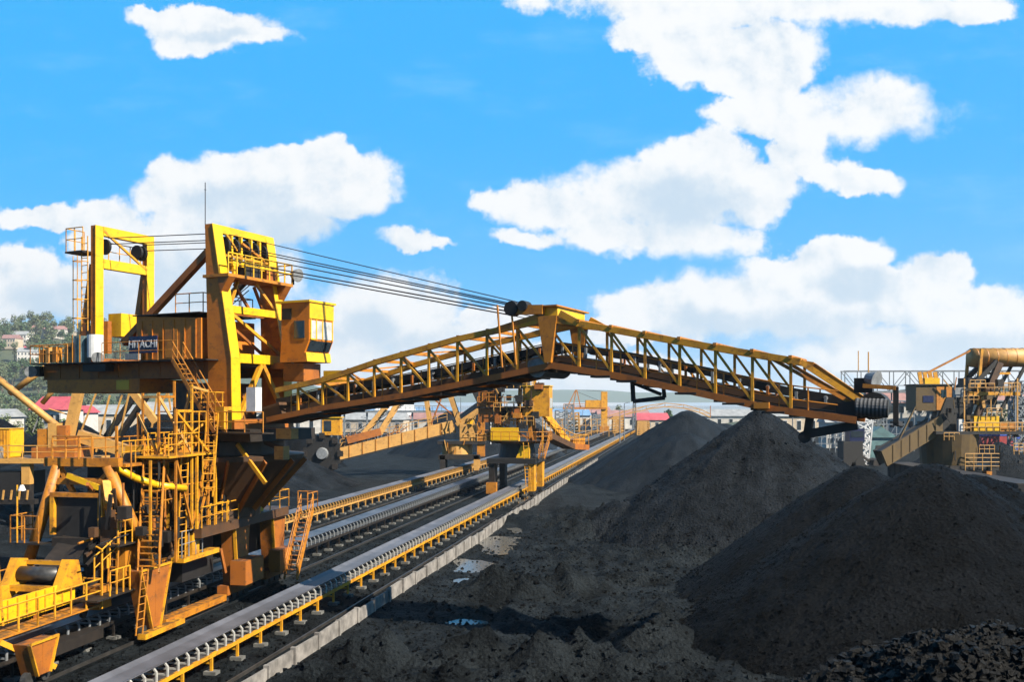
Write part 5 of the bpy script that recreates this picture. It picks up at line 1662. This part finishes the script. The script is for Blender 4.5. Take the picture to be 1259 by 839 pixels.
lattice_tower('white tapering lattice tower under the outer end of the long boom', A(1058, 170), 9.4, 1.0, 1.7, 'white', .2)
lattice_tower('grey lattice tower at the right edge beside the trees', A(1252, 200), 16, 1.5, 1.2, 'steelblue', .25)
lattice_tower('dark lattice tower left of the distant yellow machine', A(700, 300), 11, 1.6, 1.2, 'steelblue', .3)
lattice_tower('thin grey lattice mast behind the bluish far pile', A(780, 380), 14, .8, .4, 'steelblue', .22)

dm = thing('coal_loader', 'small black loading machine below the outer end of the long boom', 'loader', A(1046, 165))
MB().box(-1.8, 1.6, -1.5, 1.5, .9, 4.6).build('loader_body', 'soot', dm)
MB().box(-.6, 2.0, -1.2, 1.2, 4.603, 6.8).build('loader_cab', 'navy', dm)
MB().box(-.4, 1.8, -1.26, -1.203, 5.3, 6.4).build('cab_window', 'glass', dm)
for x in (-1.2, 1.1):
    for y in (-1.3, 1.3):
        MB().tube((x, y - .3, .85), (x, y + .3, .85), .85, n=16).build('wheel', 'soot', dm)
MB().bar((1.6, 0, 2.2), (3.6, 0, .8), .4).build('loader_arm', 'dark', dm)
MB().plate([(3.4, -1.5, .3), (4.6, -1.5, .3), (4.3, -1.5, 1.6), (3.5, -1.5, 1.3)], (0, 3, 0)).build('bucket', 'dark', dm)
ts = thing('site_shed', 'small teal roofed shed behind the white lattice tower', 'shed', A(1078, 190))
MB().box(-3, 3, -2, 2, 0, 4.4).build('shed_wall', 'teal', ts)
MB().plate([(-3.4, -2.4, 4.41), (3.4, -2.4, 4.41), (0, -2.4, 6.6)], (0, 4.8, 0)).build('shed_roof', 'teal', ts)
MB().box(-1, 1, -2.06, -2.003, 0, 2.8).build('shed_door', 'dark', ts)
MB().box(3.4, 7, -2.4, 2, 3.2, 3.4).build('shed_awning', 'teal', ts)

# train of coal wagons and a belt at the right edge
for k in range(3):
    t = thing('railway_wagon', ['black coal wagon at the right edge, numbered in white', 'black coal wagon coupled behind the numbered one', 'black coal wagon farthest back in the train at right'][k], 'wagon', (50.4 + .3 * k, 95.5 + k * 11.6, 0), R(88), 'coal wagons at the right edge')
    MB().plate([(-5.2, -1.4, 1.1), (5.2, -1.4, 1.1), (5.4, -1.4, 3.3), (-5.4, -1.4, 3.3)], (0, 2.8, 0)).build('wagon_body', 'soot', t)
    MB().box(-5.3, 5.3, -1.47, 1.47, 3.303, 3.4).build('wagon_rim', 'dark', t)
    for x in (-4.4, -2.6, -.8, .8, 2.6, 4.4):
        MB().box(x - .06, x + .06, 1.403, 1.47, 1.1, 3.3).build('side_rib', 'soot', t)
    for x in (-3.6, -2.2, 2.2, 3.6):
        MB().tube((x, -.8, .55), (x, .8, .55), .45, n=14).build('wheelset', 'roller', t)
    MB().box(-5.0, 5.0, -.6, .6, .8, 1.09).build('underframe', 'dark', t)
    if k == 0:
        o = lettering('wagon_number', '373', .95, 'white', t, (-1.2, 1.48, 2.5), (R(90), 0, R(180)))
        o.scale = (1.9, 1, 1)
d_ = Vector((51.0, 104.0, 0)) - Vector((41.5, 74.0, 0))
t = thing('belt_conveyor', 'short black belt conveyor at the right edge below the wagons', 'conveyor', (41.5, 74.0, 0), math.atan2(d_.y, d_.x))
ln = d_.length
MB().box(0, ln, -.65, .65, 1.25, 1.3).build('belt', 'beltd', t)
for y in (-.75, .75):
    MB().box(0, ln, y - .06, y + .06, .95, 1.12).build('stringer', 'dark', t)
for k in range(30):
    MB().bar((k * ln / 30 + .2, -.75, 1.06), (k * ln / 30 + .2, .75, 1.06), .08).build('idler_frame', 'galv', t)
for k in range(12):
    MB().box(k * ln / 12 + .4, k * ln / 12 + .5, -.8, .8, -.4, .94).build('support_leg', 'dark', t)

tr = thing('lorry', 'red lorry with blue cover parked behind the right machine', 'lorry', A(1221, 205), R(12))
MB().box(-5.2, 4.4, -1.3, 1.3, 1.5, 4.2).build('lorry_body', 'red', tr)
MB().box(-5.3, 4.5, -1.4, 1.4, 4.203, 5.6).build('cover', 'blue', tr)
cbn = MB().plate([(4.6, -1.2, .9), (6.8, -1.2, .9), (6.8, -1.2, 2.4), (6.3, -1.2, 3.9), (4.6, -1.2, 3.9)], (0, 2.4, 0)).build('lorry_cab', 'blue', tr)
MB().box(5.2, 6.2, -1.24, -1.203, 2.5, 3.5).build('side_window', 'glass', cbn)
for x in (-4, -2.6, 2.8, 5.6):
    MB().tube((x, -1.35, .6), (x, 1.35, .6), .6, n=14).build('wheel', 'soot', tr)
MB().box(-5.2, 6.6, -.7, .7, .7, 1.49).build('chassis', 'dark', tr)


def house(label, loc, wd, dp, h, rh, wallm, roofm, rz=0.0, nw=4, nf=1, flat=False, name='house', group=None):
    t = thing(name, label, 'house' if name == 'house' else name.split('_')[-1], loc, rz, group)
    MB().box(-wd / 2, wd / 2, -dp / 2, dp / 2, -1.5, h).build('wall', wallm, t)
    if flat:
        MB().box(-wd / 2 - .3, wd / 2 + .3, -dp / 2 - .3, dp / 2 + .3, h + .003, h + .4).build('roof', roofm, t)
    else:
        MB().add([(-wd / 2 - .5, -dp / 2 - .6, h + .003), (wd / 2 + .5, -dp / 2 - .6, h + .003), (wd / 2 + .5, dp / 2 + .6, h + .003), (-wd / 2 - .5, dp / 2 + .6, h + .003), (-wd / 2 - .1, 0, h + rh), (wd / 2 + .1, 0, h + rh)],
                 [(0, 1, 5, 4), (2, 3, 4, 5), (0, 4, 3), (1, 2, 5), (3, 2, 1, 0)]).build('roof', roofm, t)
    fh = h / nf
    for f_ in range(nf):
        for k in range(nw):
            x = -wd / 2 + wd * (k + .5) / nw
            ww = min(1.4, wd / nw * .55)
            fr = MB().box(x - ww / 2 - .1, x + ww / 2 + .1, -dp / 2 - .06, -dp / 2 - .003, f_ * fh + fh * .28, f_ * fh + fh * .82).build('window', 'white', t)
            MB().box(x - ww / 2, x + ww / 2, -dp / 2 - .09, -dp / 2 - .063, f_ * fh + fh * .32, f_ * fh + fh * .78).build('pane', 'glass', fr)
    return t


house('white two storey block with faded red roof behind the right machine hut', A(1108, 245), 18, 8, 11.5, 3.2, 'wallw', 'roofpink', R(-6), 8, 3, name='apartment_block')
house('cream block with red roof at the right edge behind the scaffolding', A(1240, 255), 16, 8, 12, 2.6, 'wallc', 'roofpink', R(4), 6, 3, name='apartment_block')
house('low white block behind the tall pointed coal pile, below the bridge', A(1040, 240), 12, 6, 6.5, 2.2, 'wallw', 'roofgrey', 0, 6, 2)
house('red roofed white house on the left between the tan booms', A(71, 225), 8, 8, 9.8, 3.2, 'wallw', 'roofred', R(-12), 5, 2)
house('small white house right of the red roofed one, behind the mast post', A(101, 232), 5, 6, 9.0, 1.8, 'wallw', 'roofred', R(-5), 3, 2)
house('white house at the left edge low on the hillside', A(3, 230), 7, 7, 8.0, 2.0, 'wallw', 'roofgrey', 0, 2, 2)
hs = [(62, 330, 27, 17, 'wallw', 'roofpink'), (26, 318, 19, 9, 'wallw', 'roofgrey'), (78, 345, 26, 12, 'wallc', 'roofgrey'), (45, 300, 15, 10, 'wallc', 'roofred'), (36, 296, 7, 9, 'wallw', 'roofgrey'), (14, 310, 22, 8, 'wallc', 'roofpink')]
hl = ['pale house with faded red roof highest on the left hillside', 'white house with grey roof on the left hillside above the rock face', 'cream house with grey roof on the hillside behind the rear walkway', 'cream house with red roof halfway up the left hillside', 'white house with grey roof at the foot of the left hillside', 'cream house with faded red roof at the left edge of the hillside']
for (px, Z, zb_, wd, wm, rm), lab in zip(hs, hl):
    q = A(px, Z * HS)
    zz = float(hill_left(np.array([q.x]), np.array([q.y]))[0])
    house(lab, (q.x, q.y, zz), wd * 2.4, 16, 11.0, 5.0, wm, rm, R(rnd.uniform(-15, 15)), 6, 2, group='houses on the left hillside')

wh_ = [(505, 420, 44, 14, 6, 4, 'wallw', 'roofblue', 'long warehouse with blue roof behind the bucket wheel machine'), (486, 400, 16, 10, 6.5, 4.5, 'wallw', 'white', 'white peaked warehouse behind the bucket wheel machine'),
       (455, 380, 30, 12, 5, 3, 'wallc', 'roofgrey', 'grey roofed shed left of the white peaked warehouse'), (545, 390, 26, 12, 5, 3, 'wallw', 'roofpink', 'pink roofed shed right of the white peaked warehouse'),
       (690, 440, 26, 12, 6, 3, 'wallw', 'roofblue', 'pale port shed with blue roof behind the distant dark tower'), (722, 470, 22, 12, 7, 3, 'wallc', 'roofpink', 'cream port shed under the distant yellow machine'),
       (765, 430, 24, 12, 5.5, 3, 'wallw', 'roofpink', 'white port shed with pink roof left of the bluish pile'), (668, 400, 18, 12, 5, 3, 'wallw', 'roofgrey', 'grey roofed port shed right of the squat yard machine'),
       (800, 400, 14, 10, 4.5, 3, 'wallc', 'roofred', 'small red roofed port shed beside the bluish pile'), (425, 430, 30, 12, 7, 4, 'wallw', 'roofgrey', 'pale warehouse behind the reclaimer cabin'),
       (890, 420, 30, 12, 6, 3, 'wallw', 'roofgrey', 'pale warehouse between the bluish pile and the pointed pile'), (250, 330, 40, 12, 8, 4, 'wallw', 'roofgrey', 'long grey warehouse behind the gantry of the big stacker'),
       (175, 300, 34, 12, 8, 3, 'wallc', 'roofgrey', 'cream warehouse behind the counterweight of the big stacker'), (345, 360, 40, 12, 7, 3, 'wallw', 'roofblue', 'warehouse with blue roof behind the slewing base'),
       (1000, 330, 40, 12, 7, 3, 'wallc', 'roofgrey', 'long cream shed behind the outer end of the long boom'), (1150, 380, 40, 12, 7, 3, 'wallw', 'roofgrey', 'long white shed behind the right machine')]
for (px, Z, wd, dp, h_, rh, wm, rm, lab) in wh_:
    house(lab, A(px, Z), wd, dp, h_, rh, wm, rm, R(rnd.uniform(-8, 8)), max(4, wd // 5), 1, name='warehouse', group='warehouses by the port')
cg = thing('conveyor_gallery', 'long grey raised conveyor gallery on trestles behind the bucket wheel machine', 'gallery', A(500, 330))
MB().box(-40, 14, -1.2, 1.2, 8.2, 9.0).build('gallery_floor', 'steelblue', cg)
MB().rail([(-40, -1.2, 9.0), (14, -1.2, 9.0)], 1.6, 1.6, .09).build('handrail', 'steelblue', cg)
for x in range(-38, 14, 8):
    MB().bar((x, 0, 0), (x, 0, 8.2), .6).build('trestle', 'steelblue', cg)
for k, (px, Z, hh) in enumerate(((690, 330, 9), (705, 360, 8), (735, 380, 7), (760, 360, 6.5), (663, 310, 7), (790, 340, 5))):
    t = lattice_tower(['squat scaffold frame beside the dark lattice tower', 'scaffold frame in front of the cream port shed', 'scaffold frame below the distant yellow machine', 'low scaffold frame before the pink roofed port shed', 'scaffold frame right of the squat yard machine', 'smallest scaffold frame beside the bluish pile'][k], A(px, Z), hh, 2.2, 2.0, 'tan' if k % 2 else 'steelblue', .3)
    t['category'] = 'scaffold'
    t.name = 'scaffold_frame'


r6 = random.Random(31)
for k in range(26):
    px_ = r6.choice([r6.uniform(660, 800), r6.uniform(960, 1260), r6.uniform(400, 600), r6.uniform(1030, 1260)])
    Z_ = r6.uniform(215, 400)
    h_ = r6.uniform(7, 15)
    t = thing('lamp_post', 'thin grey lamp post among the port buildings in the far background', 'lamp post', A(px_, Z_), r6.uniform(0, 6), 'lamp posts of the port')
    MB().tube((0, 0, -.2), (0, 0, h_), .16, .09, 6).build('post', 'steelblue', t)
    MB().bar((-.1, 0, h_), (1.6, 0, h_ + .4), .12).build('arm', 'steelblue', t)
    MB().box(1.3, 2.1, -.18, .18, h_ + .25, h_ + .42).build('lamp_head', 'white', t)
for k, (px_, Z_, wd_, h_, lab) in enumerate(((1070, 215, 16, 6.5, 'low steel frame in front of the red roofed block under the bridge'), (1215, 225, 14, 9, 'tall steel frame behind the scaffolding of the right machine'), (720, 320, 20, 6, 'wide steel frame below the distant yellow machine'), (1020, 225, 12, 5, 'small steel frame beside the tall pointed pile'), (450, 300, 26, 5, 'long steel frame behind the bucket wheel boom'))):
    m_ = MB()
    n_ = int(wd_ / 2)
    for i in range(n_ + 1):
        x_ = -wd_ / 2 + i * wd_ / n_
        m_.bar((x_, 0, -.3), (x_, 0, h_), .2)
        if i < n_:
            m_.bar((x_, 0, h_ * .5), (x_ + wd_ / n_, 0, h_), .12)
    for z_ in (.33, .66, 1.0):
        m_.bar((-wd_ / 2, 0, h_ * z_), (wd_ / 2, 0, h_ * z_), .18)
    o = m_.build('steel_frame', ['steelblue', 'galv', 'tan', 'steelblue', 'galv'][k])
    o.location = A(px_, Z_)
    tag(o, lab, 'frame', 'steel frames of the port')

# ------------------------------------------------------------------ trees
def tree_meshes(seed, h, spread, nleaf, lm):
    r_ = random.Random(seed)
    tk = MB()
    tk.tube((0, 0, -.6), (.15, 0, h * .55), .05 * h * .5, .02 * h * .6, 7)
    lobes = []
    for k in range(9):
        a = r_.uniform(0, 6.28)
        d = r_.uniform(.1, 1) * spread * .62
        c = Vector((d * math.cos(a), d * math.sin(a), h * r_.uniform(.42, .92)))
        lobes.append((c, spread * r_.uniform(.28, .5)))
        tk.tube((.1, 0, h * r_.uniform(.25, .45)), c * .95, .012 * h, .004 * h, 5)
    lf = MB()
    for _ in range(nleaf):
        c, rr = r_.choice(lobes)
        v = Vector((r_.gauss(0, 1), r_.gauss(0, 1), r_.gauss(0, .8))).normalized() * rr * (r_.random() ** .35)
        q = c + v
        s_ = spread * r_.uniform(.07, .14)
        d1 = Vector((r_.gauss(0, 1), r_.gauss(0, 1), r_.gauss(0, .6))).normalized()
        d2 = d1.orthogonal().normalized()
        d2 = (Matrix.Rotation(r_.uniform(0, 6.28), 3, d1) @ d2) * s_ * r_.uniform(.5, .9)
        d1 = d1 * s_
        lf.add([q - d1, q - d2 * .8, q + d1 * .9, q + d2], [(0, 1, 2, 3)])
    return tk, lf


protos = []
for i, (h, sp, nl, lm) in enumerate(((8, 3.6, 900, 'leafa'), (10, 3.4, 900, 'leafb'), (6.5, 3.8, 800, 'leafa'), (11, 2.8, 800, 'leafb'))):
    tk, lf = tree_meshes(100 + i, h, sp, nl, lm)
    t = thing('tree', '', 'tree', (0, 0, -500))
    tk.build('trunk', 'bark', t)
    lf.build('crown', lm, t)
    protos.append(t)
spots = []
r2 = random.Random(5)
for k in range(290):
    px = r2.uniform(-8, 185)
    Z = r2.uniform(235, 375)
    q = A(px, Z * HS)
    z = float(hill_left(np.array([q.x]), np.array([q.y]))[0])
    if z < -14 and Z > 260:
        continue
    spots.append((q.x, q.y, z, 'tree on the wooded hillside behind the counterweight at the left', 'trees on the left hillside', r2.uniform(1.7, 3.2)))
for k in range(16):
    q = A(r2.uniform(1195, 1275), r2.uniform(205, 300))
    spots.append((q.x, q.y, 0, 'green tree behind the right machine and the lorry', 'trees behind the right machine', r2.uniform(.8, 1.3)))
for k in range(14):
    q = A(r2.uniform(1010, 1150), r2.uniform(215, 300))
    spots.append((q.x, q.y, 0, 'bushy tree under the lattice bridge, around the red roofed block', 'trees under the bridge', r2.uniform(.5, .9)))
for k in range(12):
    q = A(r2.uniform(-5, 170), r2.uniform(188, 222))
    spots.append((q.x, q.y, 0, 'tree below the hillside, around the red roofed house at left', 'trees around the left houses', r2.uniform(.6, 1.0)))
for k in range(26):
    q = A(r2.uniform(400, 900), r2.uniform(440, 560))
    spots.append((q.x, q.y, 0, 'distant tree among the warehouses by the water', 'trees among the warehouses', r2.uniform(.7, 1.2)))
used = set()
for i, (x, y, z, lab, grp, sc_) in enumerate(spots):
    j = i % 4
    o = protos[j] if j not in used else copy_tree(protos[j])
    used.add(j)
    o.location = (x, y, z - .2)
    o.rotation_euler = (0, 0, r2.uniform(0, 6.28))
    o.scale = (sc_, sc_, sc_)
    o['label'] = lab
    o['group'] = grp

# ------------------------------------------------------------------ haze
hm = bpy.data.materials.new('haze_air')
hm.use_nodes = True
ht = hm.node_tree
ht.nodes.clear()
pv = ht.nodes.new('ShaderNodeVolumePrincipled')
pv.inputs['Color'].default_value = (0.86, 0.93, 1.0, 1)
pv.inputs['Density'].default_value = 0.00011
pv.inputs['Anisotropy'].default_value = 0.2
oo = ht.nodes.new('ShaderNodeOutputMaterial')
ht.links.new(pv.outputs[0], oo.inputs['Volume'])
hz = kind(MB().box(-9500, 9500, -400, 12500, -40, 230).build('haze', hm), 'stuff')
